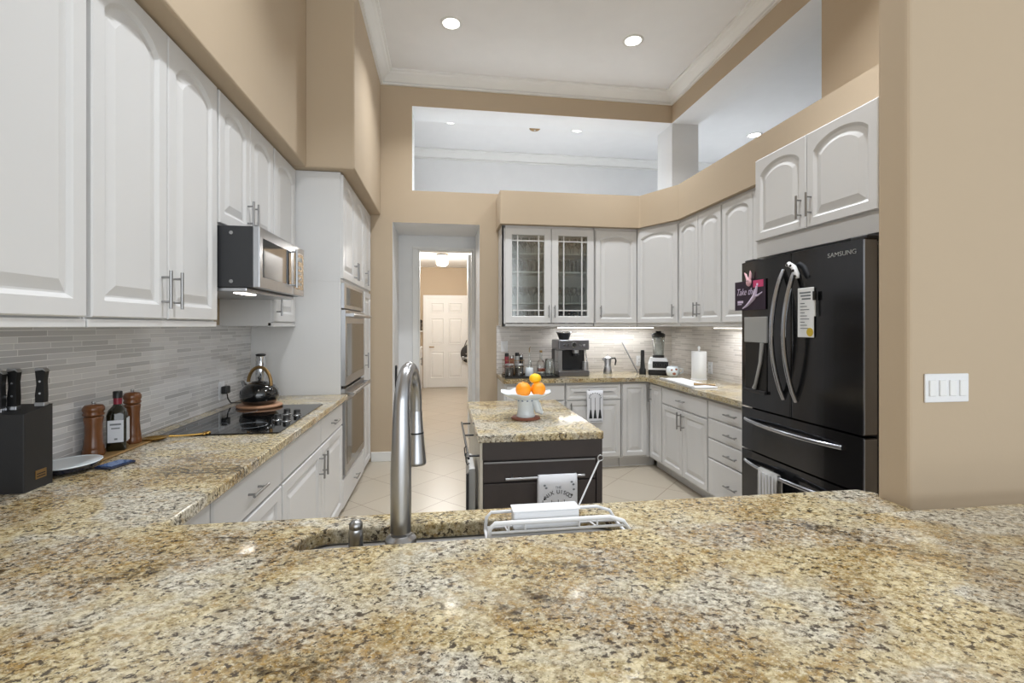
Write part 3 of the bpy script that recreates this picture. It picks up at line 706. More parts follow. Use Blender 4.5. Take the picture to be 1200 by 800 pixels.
t = on_fridge('magnet', 'pale pink animal head magnet with pointed ears holding the violet card', 'magnet', 2.61, 1.70, 1.835)
MB().sphere((0, -.006, 0), .024, (.9, .5, 1.1), 14).build('head', ROSE, t)
m = MB(); m.tube([(-.012, -.006, .018), (-.028, -.006, .048), (-.04, -.006, .06)], [.008, .006, .002], 8); m.tube([(.012, -.006, .018), (.016, -.006, .05), (.014, -.006, .068)], [.008, .007, .002], 8); m.build('ears', ROSE, t)
m = MB(); m.sphere((-.008, -.018, .006), .003, seg=8); m.sphere((.008, -.018, .006), .003, seg=8); m.build('eyes', INK, t)
t = on_fridge('memo_pad', 'long white printed notepad stuck on the right refrigerator door', 'notepad', 2.165, 1.503)
MB().box(-.054, .054, -.004, .0, -.127, .127).build('pad', PAPER, t, bevel=.002)
m = MB()
for k in range(3): m.box(-.04 + .008 * k, .035, -.0048, -.0038, .098 - .016 * k, .106 - .016 * k)
for k in range(9): m.box(-.035, -.035 + .03 + .03 * ((k * 7) % 3) / 2, -.0048, -.0038, .045 - .016 * k, .049 - .016 * k)
m.build('printed_lines', GREYINK, t)
MB().lathe([(.022, 0), (.022, .001)], (0, 0, 0), 16, M=Matrix.Translation((.03, -.004, -.10)) @ Matrix.Rotation(pi / 2, 4, 'X')).build('printed_spot', YELL, t)
t = on_fridge('marker_pen', 'white marker with a black cap clipped to the side of the notepad', 'marker', 2.098, 1.545, 1.834)
MB().cyl((0, -.006, -.062), (0, -.006, .02), .0055, seg=10).build('barrel', PAPER, t); MB().cyl((0, -.006, .018), (0, -.006, .062), .009, seg=10).build('cap', BLACK, t)
t = on_fridge('hanging_clip', 'black and white chain clip hanging on top of the refrigerator handle', 'clip', 2.24, 1.722, 1.826)
m = MB(); m.tube([(-.03, -.012, .035), (-.012, -.016, .04), (.02, -.014, .02), (.04, -.012, -.02), (.045, -.012, -.04)], [.008, .013, .014, .013, .008], 10); m.build('strap', PLASTW, t)
m = MB()
for x, z in ((-.012, .036), (.012, .028), (.03, .0), (.042, -.03)): m.sphere((x, -.026, z), .008, (1, .6, 1), 8)
m.build('beads', BLACK, t)
t = thing('hand_towel', 'grey striped hand towel hung over the lower refrigerator drawer handle', 'towel', (1.85 - .058, 2.375, .626), RR)
cloth(.155, .34, .14, .004, 'cloth', CLOTHG, t, y=-.018, gap=.034, z_top=.004, wav=.004)
m = MB()
for k in range(5): m.box(-.055 + k * .026, -.047 + k * .026, -.0245, -.021, -.33, -.012)
m.build('stripes', CLOTHW, t)

# ------------------------------------------------------------------ left worktop items
# cooktop
t = thing('cooktop', 'black glass electric cooktop set into the left granite worktop', 'cooktop', (-1.06, 2.83, ZT), 0)
MB().box(-.265, .275, -.42, .42, .0005, .007).build('glass_top', BLKGLASS, t, bevel=.002)
m = MB()
for x, y, r_ in ((-.13, -.23, .09), (-.13, .2, .075), (.08, -.23, .075)):
    m.tube([(x + r_ * cos(a), y + r_ * sin(a), .0071) for a in [2 * pi * k / 32 for k in range(33)]], .0008, 6)
m.build('burner_rings', GREYINK, t)
for x, y in ((-.895, 2.73), (-.84, 2.695), (-.90, 2.90), (-.835, 2.865)):
    k = MB().lathe([(.024, .007), (.024, .012), (.019, .014), (.018, .034), (.016, .037)], (x + 1.06, y - 2.83, 0), 18).build('knob', BLACK, t)
    MB().lathe([(.0255, .0071), (.0255, .010), (.0235, .0115)], (x + 1.06, y - 2.83, 0), 18).build('knob_ring', CHROME, k)
# trivet and kettle
t = tag(MB().lathe([(.12, 0), (.128, .005), (.128, .013), (.122, .017), (.02, .017)], seg=36, sx=1.05, sy=.95).build('trivet', TRIVET, loc=(-1.155, 3.19, ZT + .0075)), 'round pale wooden trivet under the black kettle', 'trivet')
t = thing('kettle', 'round black kettle with a wooden arched handle on the cooktop', 'kettle', (-1.155, 3.19, ZT + .025), R(-20))
MB().lathe([(.07, 0), (.088, .004), (.108, .03), (.114, .06), (.108, .09), (.088, .118), (.06, .132), (.05, .136)], seg=36).build('pot', ENAMEL, t)
MB().lathe([(.049, .136), (.044, .142), (.02, .147), (.008, .148), (.008, .158), (.013, .165), (.008, .172)], seg=24).build('lid', ENAMEL, t)
MB().tube([(-.085, 0, .095), (-.108, 0, .118), (-.122, 0, .14)], [.022, .017, .013], 14).build('spout', STEEL, t)
MB().tube([(.083 * cos(a), 0, .128 + .105 * sin(a)) for a in [pi * k / 18 - .1 + .2 * k / 18 * 0 for k in range(19)]], .0105, 12).build('handle', BRONZE, t)
t = thing('pepper_grinder', 'chrome and black electric grinder standing behind the kettle', 'grinder', (-1.285, 3.57, ZT), 0)
MB().lathe([(.034, 0), (.034, .10), (.032, .104)], seg=24).build('base', CHAR, t); MB().lathe([(.031, .104), (.033, .11), (.033, .30), (.030, .306)], seg=24).build('sleeve', CHROME, t); MB().lathe([(.029, .306), (.033, .312), (.033, .318), (.02, .322)], seg=24).build('cap', BLACK, t)
def outlet(name, label, cat, loc, rz, w=.075, h=.118, gangs=1, plugs=True, group=None):
    t = thing(name, label, cat, loc, rz, group)
    MB().box(-w / 2, w / 2, -.006, 0, -h / 2, h / 2).build('plate', PLASTW, t, bevel=.003)
    for g in range(gangs):
        cx = (g - (gangs - 1) / 2) * (w / gangs * .92)
        if plugs:
            f = MB().box(cx - .017, cx + .017, -.0085, -.005, -.035, .035).build('socket', PAPER, t, bevel=.002)
            s_ = MB()
            for z in (-.018, .018): s_.box(cx - .008, cx - .005, -.0092, -.0083, z - .005, z + .005); s_.box(cx + .005, cx + .008, -.0092, -.0083, z - .005, z + .005)
            s_.build('slots', INK, f)
        else: MB().box(cx - .0115, cx + .0115, -.010, -.005, -.023, .023).build('switch_rocker', PAPER, t, bevel=.002)
    return t
outlet('wall_outlet', 'white outlet with a black plug on the left backsplash near the kettle', 'outlet', (XWL + .008, 3.26, 1.02), RL)
t = thing('power_cord', 'black plug and cord in the left backsplash outlet', 'cord', (XWL + .018, 3.26, 1.02), RL)
MB().box(-.03, .03, -.035, -.0005, -.02, .028).build('plug', BLACK, t, bevel=.006)
MB().tube([(-.01, -.03, -.02), (-.005, -.032, -.05), (.03, -.035, -.085), (.12, -.05, -.0985), (.30, -.06, -.1)], .004, 8).build('cord', BLACK, t)
# knife block + knives
t = thing('knife_block', 'black wooden knife block at the left end of the worktop', 'knife block', (-1.345, 1.715, ZT), 0)
m = MB(); m.rings([[(-.06, -.055, 0), (.06, -.055, 0), (.06, .055, 0), (-.06, .055, 0)], [(-.06, -.055, .245), (.06, -.055, .245), (.06, .055, .262), (-.06, .055, .262)]], 0, False)
m.build('block', BLOCK, t, bevel=.003)
b_ = MB().box(.0602, .0614, -.015, .027, .030, .058).build('metal_plate', BRONZE, t)
m = MB(); [m.box(.0615, .0618, -.010 + .0, .022, .036 + k * .008, .039 + k * .008) for k in range(2)]; m.build('plate_lettering', INK, b_)
def knife(label, x, y, L):
    t = thing('kitchen_knife', label, 'knife', (x, y, ZT + .2525 + .155 * (y - 1.715)), 0, None)
    prof = [(-.011, 0), (.013, 0), (.015, L * .3), (.013, L * .7), (.017, L * .95), (.010, L), (-.012, L * .97), (-.008, L * .6), (-.012, L * .3)]
    MB().prism(prof, -.0085, .0085, M=Matrix.Rotation(pi / 2, 4, 'X')).build('grip', BLACK, t, bevel=.002)
    MB().prism([(-.014, L * .975), (-.011, L * 1.06), (.012, L * 1.04), (.020, L * .95), (.010, L * 1.0)], -.009, .009, M=Matrix.Rotation(pi / 2, 4, 'X')).build('butt_cap', STEEL, t, bevel=.001)
    MB().box(-.013, .015, -.0095, .0095, -.0005, .012).build('bolster', STEEL, t, bevel=.001)
    m = MB()
    for z in (.35, .68): m.cyl((0.002, -.0092, L * z), (0.002, .0092, L * z), .0035, seg=8)
    m.build('rivets', CHROME, t)
knife('knife handle furthest left in the black block', -1.378, 1.69, .125)
knife('middle knife handle in the black block', -1.357, 1.715, .125)
knife('knife handle at the right end of the black block, set apart from the others', -1.305, 1.75, .118)
# mills, bottle, board
tag(MB().box(-.055, .055, -.15, .19, 0, .008).build('serving_board', OLIVE, bevel=.004, seg=3, loc=(-1.345, 2.15, ZT + .0005)), 'narrow wooden board under the pepper mills and oil bottle', 'board')
zb = ZT + .009
def mill(label, x, y, h, r):
    t = thing('pepper_mill', label, 'pepper mill', (x, y, zb), 0)
    k = h
    MB().lathe([(r, 0), (r * 1.02, .01 * k), (r * 1.02, .1 * k), (r * .94, .12 * k), (r * .98, .14 * k), (r * .9, .2 * k), (r * .78, .42 * k), (r * .80, .6 * k), (r * .9, .72 * k), (r * .88, .75 * k), (r * .6, .76 * k)], seg=28).build('body', WOOD, t)
    MB().lathe([(r * .6, .76 * k), (r * .92, .77 * k), (r * .98, .80 * k), (r * .86, .83 * k), (r * 1.0, .87 * k), (r * 1.0, .92 * k), (r * .8, .97 * k), (r * .3, .985 * k)], seg=28).build('head', WOOD, t)
    MB().lathe([(.006, .985 * k), (.006, 1.01 * k), (.008, 1.025 * k), (.004, 1.045 * k)], seg=12).build('finial', STEEL, t)
mill('wooden pepper mill nearest the knife block, left of the oil bottle', -1.365, 2.075, .205, .035)
mill('wooden pepper mill right of the dark oil bottle', -1.345, 2.275, .225, .033)
t = thing('oil_bottle', 'dark square oil bottle with a pale label between the two wooden mills', 'bottle', (-1.335, 2.165, zb), R(20))
rs = []
def sq(a, z, r=.3): return [(a * math.copysign(abs(cos(q)) ** r, cos(q)), a * math.copysign(abs(sin(q)) ** r, sin(q)), z) for q in [2 * pi * (k + .5) / 24 for k in range(24)]]
for a, z, r_ in ((.030, 0, .3), (.033, .004, .3), (.033, .145, .3), (.029, .165, .5), (.018, .18, .9), (.0135, .19, 1), (.0135, .215, 1)): rs.append(sq(a, z, r_))
MB().rings(rs).build('glass_body', DGLASS, t)
MB().rings([sq(.0145, .182 + .006, 1), sq(.0145, .213, 1)]).build('neck_foil', RED, t); MB().lathe([(.0165, .213), (.0165, .238), (.014, .241)], seg=16).build('cap', BLACK, t)
m = MB(); m.box(-.026, .026, -.0345, -.0335, .035, .125); m.box(.0335, .0345, -.024, .024, .035, .13); l = m.build('paper_label', LABELP, t)
MB().box(-.018, .018, -.0349, -.0344, .105, .112).box(-.014, .014, -.0349, -.0344, .09, .095).box(-.004, .006, -.0349, -.0344, .045, .052).build('label_print', GREYINK, l)
t = thing('shallow_dish', 'dark navy glazed shallow dish beside the knife block', 'dish', (-1.325, 1.90, ZT + .0005), 0)
MB().lathe([(.05, 0), (.085, .010), (.098, .026), (.100, .029), (.095, .028), (.08, .016), (.045, .008)], seg=36, sx=.85).build('bowl', NAVY, t)
MB().lathe([(.0985, .0268), (.1012, .0295), (.0985, .0315), (.0955, .029)], seg=36, sx=.85).build('rim', CERAM, t)
t = thing('glasses_case', 'small dark blue flat case lying in front of the navy dish', 'case', (-1.205, 1.935, ZT + .0005), R(-15))
MB().box(-.035, .035, -.045, .055, 0, .010).build('case', NAVY, t, bevel=.004); MB().box(-.028, .028, -.038, .048, .0102, .0115).build('pad', BLUECER, t)
# ladle
t = thing('serving_spoon', 'golden serving spoon lying on the granite before the cooktop', 'spoon', (-1.29, 2.34, ZT + .0005), R(22))
MB().lathe([(.012, 0), (.03, .004), (.046, .014), (.048, .016), (.042, .013), (.026, .007), (.008, .004)], seg=28, sx=1.15, sy=.85).build('bowl', GOLD, t)
MB().tube([(.05, 0, .015), (.09, .0, .012), (.15, .004, .010), (.19, .006, .010)], [.006, .004, .0045, .006], 10).build('stem', GOLD, t)
m = MB(); m.sphere((.20, .006, .012), .011, (1.2, 1, .8), 10); m.sphere((.185, .02, .010), .008, (1, 1, .8), 8); m.sphere((.186, -.006, .010), .008, (1, 1, .8), 8); m.build('ornament', GOLD, t)

# ------------------------------------------------------------------ far worktop items
outlet('light_switch', 'white switch plate on the far backsplash at its left end', 'switch', (.665, YFW - .008, 1.21), 0, plugs=False)
outlet('wall_outlet', 'white outlet on the far backsplash left of the blender', 'outlet', (2.225, YFW - .008, 1.035), 0)
outlet('wall_outlet', 'white outlet on the right backsplash beside the paper towels', 'outlet', (XWR - .008, 4.33, 1.02), RR)
zc = ZT + .0005
t = thing('serving_tray', 'black flat tray under the bottles and jars on the far worktop', 'tray', (.90, 4.72, zc), 0)
MB().box(-.30, .25, -.14, .14, 0, .008).build('base', BLACK, t, bevel=.003)
m = MB(); m.box(-.30, .25, -.14, -.134, .008, .022); m.box(-.30, .25, .134, .14, .008, .022); m.box(-.30, -.294, -.134, .134, .008, .022); m.box(.244, .25, -.134, .134, .008, .022); m.build('rim', BLACK, t)
zt_ = zc + .0085
def jar(label, x, y, r, h, cont, fill, rack=None):
    t = thing('storage_jar', label, 'jar', (x, y, zt_), 0)
    MB().lathe([(r, 0), (r, h * .86), (r * .9, h * .88)], seg=20).build('glass_body', CLEAR, t)
    MB().lathe([(r * .93, .003), (r * .93, h * fill)], seg=20).build('contents', cont, t)
    MB().lathe([(r * .95, h * .881), (r * .95, h), (r * .8, h * 1.02)], seg=20).build('lid', STEEL, t)
jar('short glass jar with dark contents at the left end of the black tray', .665, 4.74, .045, .125, DKCONT, .68)
jar('short glass jar with dark contents beside the small white cup', .765, 4.74, .045, .125, DKCONT, .68)
t = thing('oil_cruet', 'slim clear bottle with a metal pourer standing in the white cup', 'bottle', (.865, 4.70, zt_), 0)
MB().lathe([(.040, 0), (.045, .004), (.038, .085), (.036, .088), (.032, .080), (.03, .01)], seg=24).build('cup', CERAM, t)
MB().lathe([(.022, .012), (.022, .14), (.010, .18), (.009, .24), (.011, .245)], seg=16).build('glass', CLEAR, t); MB().tube([(0, 0, .243), (0, 0, .285), (.012, -.004, .30)], [.005, .004, .003], 8).build('pourer', BRONZE, t)
t = thing('syrup_bottle', 'clear square bottle with a little amber liquid on the black tray', 'bottle', (.985, 4.70, zt_), 0)
MB().rings([sq(.038, 0), sq(.040, .004), sq(.040, .125), sq(.03, .15, .6), sq(.012, .17, 1), sq(.012, .24, 1)]).build('glass', CLEAR, t)
MB().rings([sq(.036, .05), sq(.036, .085)]).build('liquid', AMBER, t); MB().lathe([(.014, .24), (.014, .262)], seg=14).build('stopper', BRONZE, t)
t = thing('glass_pitcher', 'clear glass pitcher standing beside the coffee machine', 'pitcher', (1.075, 4.70, zt_), 0)
MB().lathe([(.045, 0), (.05, .004), (.056, .06), (.048, .15), (.044, .175), (.042, .175), (.046, .15), (.053, .06), (.045, .008)], seg=24).build('glass', CLEAR, t)
MB().tube([(.046, 0, .15), (.085, 0, .145), (.09, 0, .10), (.054, 0, .055)], .006, 8).build('handle', CLEAR, t)
t = thing('wire_basket', 'small metal basket holding four tins behind the jars on the far worktop', 'basket', (.735, 4.93, zc), 0)
m = MB()
for z in (.02, .09, .16): m.tube([(x, y, z) for x, y in rrect(-.11, .11, -.08, .08, .03)] + [(.08, -.08, z)], .003, 6)
for k in range(9): x = -.10 + k * .025; m.cyl((x, -.08, .0), (x, -.08, .16), .002, seg=6); m.cyl((x, .08, .0), (x, .08, .16), .002, seg=6)
m.box(-.1, .1, -.07, .07, 0, .004); m.build('wire', BRONZE, t)
for i, (x, y, h, mm) in enumerate(((-.07, 0, .235, RED), (-.015, .02, .21, TERRA), (.04, 0, .24, SILVERP), (.085, .02, .225, BLACK))):
    tt = thing('spice_tin', ['dark red tin', 'terracotta tin', 'silver tin', 'black tin'][i] + ' standing in the metal basket', 'tin', (.735 + x, 4.93 + y, zc + .0045), 0)
    MB().lathe([(.024, 0), (.024, h * .8), (.02, h * .82)], seg=16).build('can', mm, tt); MB().lathe([(.022, h * .821), (.022, h * .95), (.018, h * .97)], seg=16).build('cap', CHROME if i % 2 else BLACK, tt)
# espresso machine
t = thing('espresso_machine', 'dark grey espresso machine with grinder hopper on the far worktop', 'coffee machine', (1.335, 4.86, zc), 0)
w = .165
MB().box(-w, w, -.16, .16, 0, .055).build('drip_base', SLATE, t, bevel=.008)
MB().box(-w + .02, w - .02, -.165, -.02, .0555, .062).build('drip_grate', STEEL, t)
MB().box(-w, w, .02, .16, .055, .27).build('back_body', CHAR, t, bevel=.006)
MB().box(-w, -w + .045, -.13, .02, .055, .27).build('side_column', STEEL, t, bevel=.006)
MB().box(-w, w, -.15, .16, .27, .375).build('head', SLATE, t, bevel=.012, seg=3)
m = MB(); m.lathe([(.028, 0), (.028, .006), (.024, .008)], M=Matrix.Translation((0, -.151, .325)) @ Matrix.Rotation(pi / 2, 4, 'X')); 
for x in (-.10, -.065, .07, .105): m.lathe([(.012, 0), (.012, .006)], seg=14, M=Matrix.Translation((x, -.151, .322)) @ Matrix.Rotation(pi / 2, 4, 'X'))
m.build('gauge_and_buttons', CHROME, t)
MB().cyl((.035, -.08, .27), (.035, -.08, .235), .034, seg=20).build('group_head', STEEL, t)
MB().cyl((.035, -.08, .234), (.035, -.08, .205), .036, seg=20).tube([(.035, -.11, .22), (.035, -.17, .217), (.035, -.215, .21)], [.01, .013, .015], 10).build('portafilter', CHAR, t)
MB().tube([(.135, -.10, .27), (.14, -.12, .19), (.15, -.13, .10)], .006, 8).build('steam_wand', CHROME, t)
MB().cyl((.13, -.11, .0625), (.13, -.11, .15), .036, .032, seg=18).build('milk_jug', STEEL, t)
MB().lathe([(.05, .3755), (.055, .385), (.075, .44), (.078, .445), (.02, .452)], (-.06, .03, 0), 20).build('bean_hopper', CHAR, t)
MB().lathe([(.084, .4455), (.084, .456), (.07, .460)], (-.06, .03, 0), 20).build('hopper_lid', CHROME, t)
# moka pot
t = thing('moka_pot', 'small silver stovetop moka pot on the far worktop', 'coffee pot', (1.775, 4.93, zc), 0)
MB().lathe([(.05, 0), (.052, .004), (.040, .078), (.036, .082)], seg=8).build('boiler', STEEL, t); MB().lathe([(.037, .082), (.037, .09), (.035, .092), (.046, .17), (.044, .172)], seg=8).build('top_chamber', STEEL, t)
MB().lathe([(.044, .172), (.03, .185), (.006, .192), (.006, .20), (.009, .208), (.004, .213)], seg=8).build('lid', STEEL, t); MB().tube([(.04, 0, .165), (.085, 0, .168), (.095, 0, .14), (.085, 0, .09)], [.007, .009, .009, .007], 10).build('handle', BLACK, t)
MB().tube([(-.036, 0, .14), (-.052, 0, .16), (-.058, 0, .17)], [.014, .01, .005], 8).build('spout', STEEL, t)
# knife-sharpener sticks and blender
t = thing('sharpening_rod', 'long grey rod leaning on the far backsplash left of the blender', 'rod', (2.125, 4.93, zc), 0)
MB().cyl((.0, .0, .0), (-.115, .175, .335), .008, seg=10).build('rod', NICKEL, t); 
t = thing('utensil_holder', 'slim black holder standing left of the blender', 'holder', (2.12, 4.80, zc), 0)
MB().lathe([(.036, 0), (.036, .05), (.026, .07), (.02, .16), (.020, .25), (.016, .26)], seg=16).build('tube', BLACK, t)
t = thing('blender', 'white blender with a clear jug and black lid in the far right corner', 'blender', (2.29, 4.78, zc), R(-25))
MB().box(-.105, .105, -.10, .10, 0, .055).build('foot', BLACK, t, bevel=.015, seg=3)
MB().rings([[(sx * a, sy * b, z) for sx, sy in ((-1, -1), (1, -1), (1, 1), (-1, 1))] for a, b, z in ((.105, .10, .056), (.105, .10, .12), (.085, .08, .18))], 0, False).build('base', PLASTW, t, bevel=.012, seg=3)
MB().box(-.06, .10, -.107, -.099, .075, .145).build('control_panel', CHAR, t, bevel=.003)
for x in (-.03, .02, .07): MB().lathe([(.014, 0), (.012, .016)], seg=12, M=Matrix.Translation((x, -.107, .11)) @ Matrix.Rotation(pi / 2, 4, 'X')).build('knob', BLACK, t)
MB().lathe([(.06, .181), (.062, .205), (.05, .21)], seg=20).build('collar', BLACK, t)
MB().lathe([(.055, .211), (.068, .40), (.066, .40), (.053, .215)], seg=20).build('jug', CLEAR, t); MB().lathe([(.07, .4005), (.072, .43), (.05, .445), (.03, .447), (.03, .465)], seg=20).build('lid', BLACK, t)
t = thing('mug', 'round white mug with brown spots lying before the blender', 'mug', (2.335, 4.545, zc), R(-20))
MB().lathe([(.035, 0), (.058, .015), (.068, .05), (.064, .085), (.052, .105), (.048, .104), (.058, .08), (.06, .05), (.03, .01)], seg=24).build('body', CERAM, t)
MB().tube([(.06, 0, .085), (.095, 0, .08), (.098, 0, .045), (.064, 0, .03)], .008, 8).build('handle', CERAM, t)
m = MB()
for x, z, r_ in ((-.018, .072, .011), (.024, .078, .013), (.005, .035, .017)): m.sphere((x, -math.sqrt(max(.0001, .0655 ** 2 - x * x)), z), r_, (1, .25, .8), 10)
m.build('brown_spots', TERRA, t)
t = thing('paper_towel_roll', 'white paper towel roll upright on the right worktop', 'paper towels', (2.47, 4.28, zc), 0)
MB().lathe([(.075, 0), (.075, .008), (.01, .010)], seg=28).build('stand_base', PLASTW, t)
MB().lathe([(.02, .0105), (.068, .0105), (.070, .014), (.070, .268), (.068, .272), (.02, .272)], seg=36).build('roll', PAPER, t)
MB().lathe([(.008, .2725), (.008, .295), (.014, .30), (.014, .308), (.006, .322)], seg=14).build('stand_tip', PLASTW, t)
t = thing('drying_mat', 'folded white dish mat lying along the right worktop edge', 'mat', (2.13, 4.0, zc), R(-4))
MB().box(-.07, .16, -.36, .32, 0, .012).build('mat', CLOTHW, t, bevel=.005, seg=3); MB().box(-.072, -.04, -.361, .321, .0125, .018).build('hem', CLOTHG, t, bevel=.002)
t = thing('utensil_bundle', 'small dark bundle of utensils lying at the near end of the dish mat', 'utensils', (2.19, 3.70, zc + .0185), R(60))
for k in range(3): MB().tube([(-.02 + k * .022, -.08, .005), (-.015 + k * .02, 0, .007), (-.02 + k * .024, .09, .006)], [.007, .004, .009], 8).build('utensil', NICKEL if k % 2 else BRONZE, t)
# tea towel on far cabinet
t = thing('tea_towel', 'white tea towel printed with three black utensils on the far base cabinet', 'towel', (1.487, YFB - .055, .795), 0)
cloth(.165, .325, .10, .003, 'cloth', CLOTHW, t, y=-.006, gap=.012, wav=.002)
m = MB()
for i, x in enumerate((-.045, .0, .05)):
    m.box(x - .002, x + .002, -.0105, -.0085, -.20, -.07)
    m.rings([[(x - .006, -.0105, -.19), (x + .006, -.0105, -.19), (x + .006, -.0085, -.19), (x - .006, -.0085, -.19)], [(x - .017, -.0105, -.275), (x + .017, -.0105, -.275), (x + .017, -.0085, -.275), (x - .017, -.0085, -.275)]], 0, False)
m.build('printed_utensils', INK, t)
m = MB()
for k in range(9): a = pi * k / 8; m.sphere((.06 * cos(a), -.0095, -.07 + .045 * sin(a)), .006, (1, .2, 1), 8)
m.box(-.05, .07, -.0105, -.0085, -.303, -.298); m.build('printed_border', GREYINK, t)
# glassware in the glass cabinet
gl = []
def drink(kind, label, x, y, z, group):
    t = thing(kind, label, 'glass', (x, y, z), 0, group)
    if kind == 'wine_glass': MB().lathe([(.032, 0), (.03, .003), (.004, .008), (.004, .075), (.02, .09), (.036, .12), (.034, .165), (.032, .165), (.034, .12), (.01, .09)], seg=16).build('glass', CLEAR, t)
    elif kind == 'tumbler': MB().lathe([(.028, 0), (.036, .13), (.034, .13), (.026, .008)], seg=16).build('glass', CLEAR, t)
    else: MB().lathe([(.04, 0), (.045, .01), (.045, .15), (.043, .15), (.043, .012)], seg=16).build('glass', NAVY if kind == 'dark_vase' else CLEAR, t)
    return t
def row(kind, label, zsh, xs, ys, group):
    first = None
    for y in ys:
        for x in xs:
            if first is None: first = drink(kind, label, .60 + x, 4.82 + y, zsh, group)
            else:
                c = copy_tree(first); c.location = (.60 + x, 4.82 + y, zsh)
XS = [.085 + .088 * k for k in range(10)]
row('wine_glass', 'stemmed glass standing on the top shelf of the glass-door cabinet', ZU0 + .7735, XS, (.10, .22), 'glasses on the top cabinet shelf')
row('tumbler', 'clear tumbler standing on the middle shelf of the glass-door cabinet', ZU0 + .5785, XS, (.10, .22), 'tumblers on the middle cabinet shelf')
row('wine_glass', 'stemmed glass standing on the third shelf down of the glass-door cabinet', ZU0 + .2535, XS, (.10, .22), 'glasses on the third cabinet shelf')
row('dark_vase', 'dark green glass bowl on the floor of the glass-door cabinet', ZU0 + .0305, [.09 + .115 * k for k in range(8)], (.14,), 'dark bowls at the cabinet bottom')

# switch plate on the near right wall
outlet('light_switch', 'wide white four-gang switch plate on the tan wall at the right', 'switch', (1.443, 1.17, 1.255), 0, w=.148, h=.083, gangs=4, plugs=False)

# ------------------------------------------------------------------ hall contents
t = thing('door_1', 'white six-panel door at the back of the room beyond the doorway', 'door', (-.43, 11.1, 0), 0)
t['kind'] = 'structure'
MB().box(.05, .95, -.03, 0, .01, 2.07).build('door_leaf', TRIM, t)
for a, b_ in ((.13, .45), (.55, .87)):
    for z0, z1 in ((.22, .85), (1.0, 1.62), (1.74, 1.98)): 
        d = panel_door(a, z0, b_ - a, z1 - z0, .012, 0, .02).build('door_panel', TRIM, t); d.location = (0, -.03, 0)
m = MB(); m.box(-.03, .05, -.045, 0, 0, 2.15); m.box(.95, 1.03, -.045, 0, 0, 2.15); m.box(.05, .95, -.045, 0, 2.07, 2.15); m.build('door_frame', TRIM, t, bevel=.003)
MB().cyl((.12, -.03, .95), (.12, -.09, .95), .014, seg=12).cyl((.12, -.09, .95), (.22, -.09, .95), .012, seg=10).build('lever_handle', BRONZE, t)
t = thing('door_2', 'white hinged door standing open just inside the doorway', 'door', (.352, 5.99, 0), R(-2))
t['kind'] = 'structure'
MB().box(-.04, 0, .0, .72, .012, 2.34).build('door_leaf', TRIM, t, bevel=.002)
m = MB()
for z in (.25, 1.2, 2.1): m.cyl((.006, -.006, z - .05), (.006, -.006, z + .05), .008, seg=10)
m.build('hinges', NICKEL, t)
MB().cyl((-.04, .66, .98), (-.09, .66, .98), .012, seg=10).lathe([(.012, 0), (.028, .015), (.028, .035), (.015, .045)], seg=14, M=Matrix.Translation((-.075, .66, .98)) @ Matrix.Rotation(-pi / 2, 4, 'Y')).build('knob', NICKEL, t)
t = thing('shoulder_bag', 'round black bag hanging at the right edge of the far door', 'bag', (.575, 10.96, .79), 0)
MB().sphere((0, 0, 0), .19, (.95, .22, 1.1), 24).build('pouch', BAGBLK, t); MB().tube([(-.09, .0, .17), (-.04, .0, .30), (0, .0, .34), (.04, .0, .30), (.09, .0, .17)], .010, 8).build('strap', BAGBLK, t)
MB().sphere((-.05, -.045, 0), .022, seg=8).build('buckle', CHROME, t)
t = thing('utility_cabinet', 'white low cabinet against the left side of the room beyond the doorway', 'cabinet', (-.46, 8.2, 0), RL)
MB().box(0, 2.1, 0, .6, .08, .96).build('body', CREAM, t, bevel=.003); MB().box(0, 2.1, .05, .6, 0, .08).build('plinth', CHAR, t); MB().box(-.01, 2.11, -.02, .61, .9605, 1.0).build('worktop', TRIM, t, bevel=.004)
add_door(t, .02, .12, 1.02, .82, .95, .75); add_door(t, 1.06, .12, 1.02, .82, 1.12, .75)
tag(MB().box(-.70, -.47, 10.98, 11.1, 1.30, 1.33).build('wall_shelf', TRIM, bevel=.002), 'small white shelf on the back wall left of the far door', 'shelf')
t = thing('figurine', 'small dark figurine standing on the little shelf beside the far door', 'figurine', (-.52, 11.04, 1.3305), 0)
MB().lathe([(.04, 0), (.045, .02), (.03, .06), (.045, .12), (.03, .17)], seg=14).build('body', DKCONT, t); MB().sphere((0, 0, .21), .045, seg=12).build('head', DKCONT, t)
t = thing('wall_phone', 'black wall panel on the white doorway reveal behind the faucet', 'panel', (-.535, 5.44, .86), RL)
MB().box(-.04, .04, -.02, 0, -.16, .13).build('housing', BLACK, t, bevel=.004); MB().box(-.03, .03, -.022, -.0195, .02, .10).build('screen', BLKGLASS, t)
t = thing('flush_ceiling_light', 'lit flush ceiling lamp in the room beyond the doorway', 'lamp', (-.02, 9.0, 2.80), 0)
MB().lathe([(.10, 0), (.10, -.03), (.08, -.035)], seg=24).build('base', NICKEL, t); MB().lathe([(.085, -.035), (.11, -.06), (.11, -.20), (.08, -.22)], seg=24).build('glass_shade', SHADE, t)
def lamp(name, kind, loc, power, parent=None, size=.1, sy=None, color=(.93, .965, 1.0), rot=(0, 0, 0), spread=None):
    l = bpy.data.lights.new(name, kind); l.energy = power; l.color = color
    if kind == 'AREA':
        l.shape = 'RECTANGLE' if sy else 'DISK'; l.size = size
        if sy: l.size_y = sy
        if spread: l.spread = spread
    else: l.shadow_soft_size = size
    o = bpy.data.objects.new(name, l); COL.objects.link(o); o.location = loc; o.rotation_euler = rot
    if parent: o.parent = parent
    return o
lamp('lamp_glow', 'POINT', (0, 0, -.32), HALL_W, t, .08, color=(1, .97, .93))
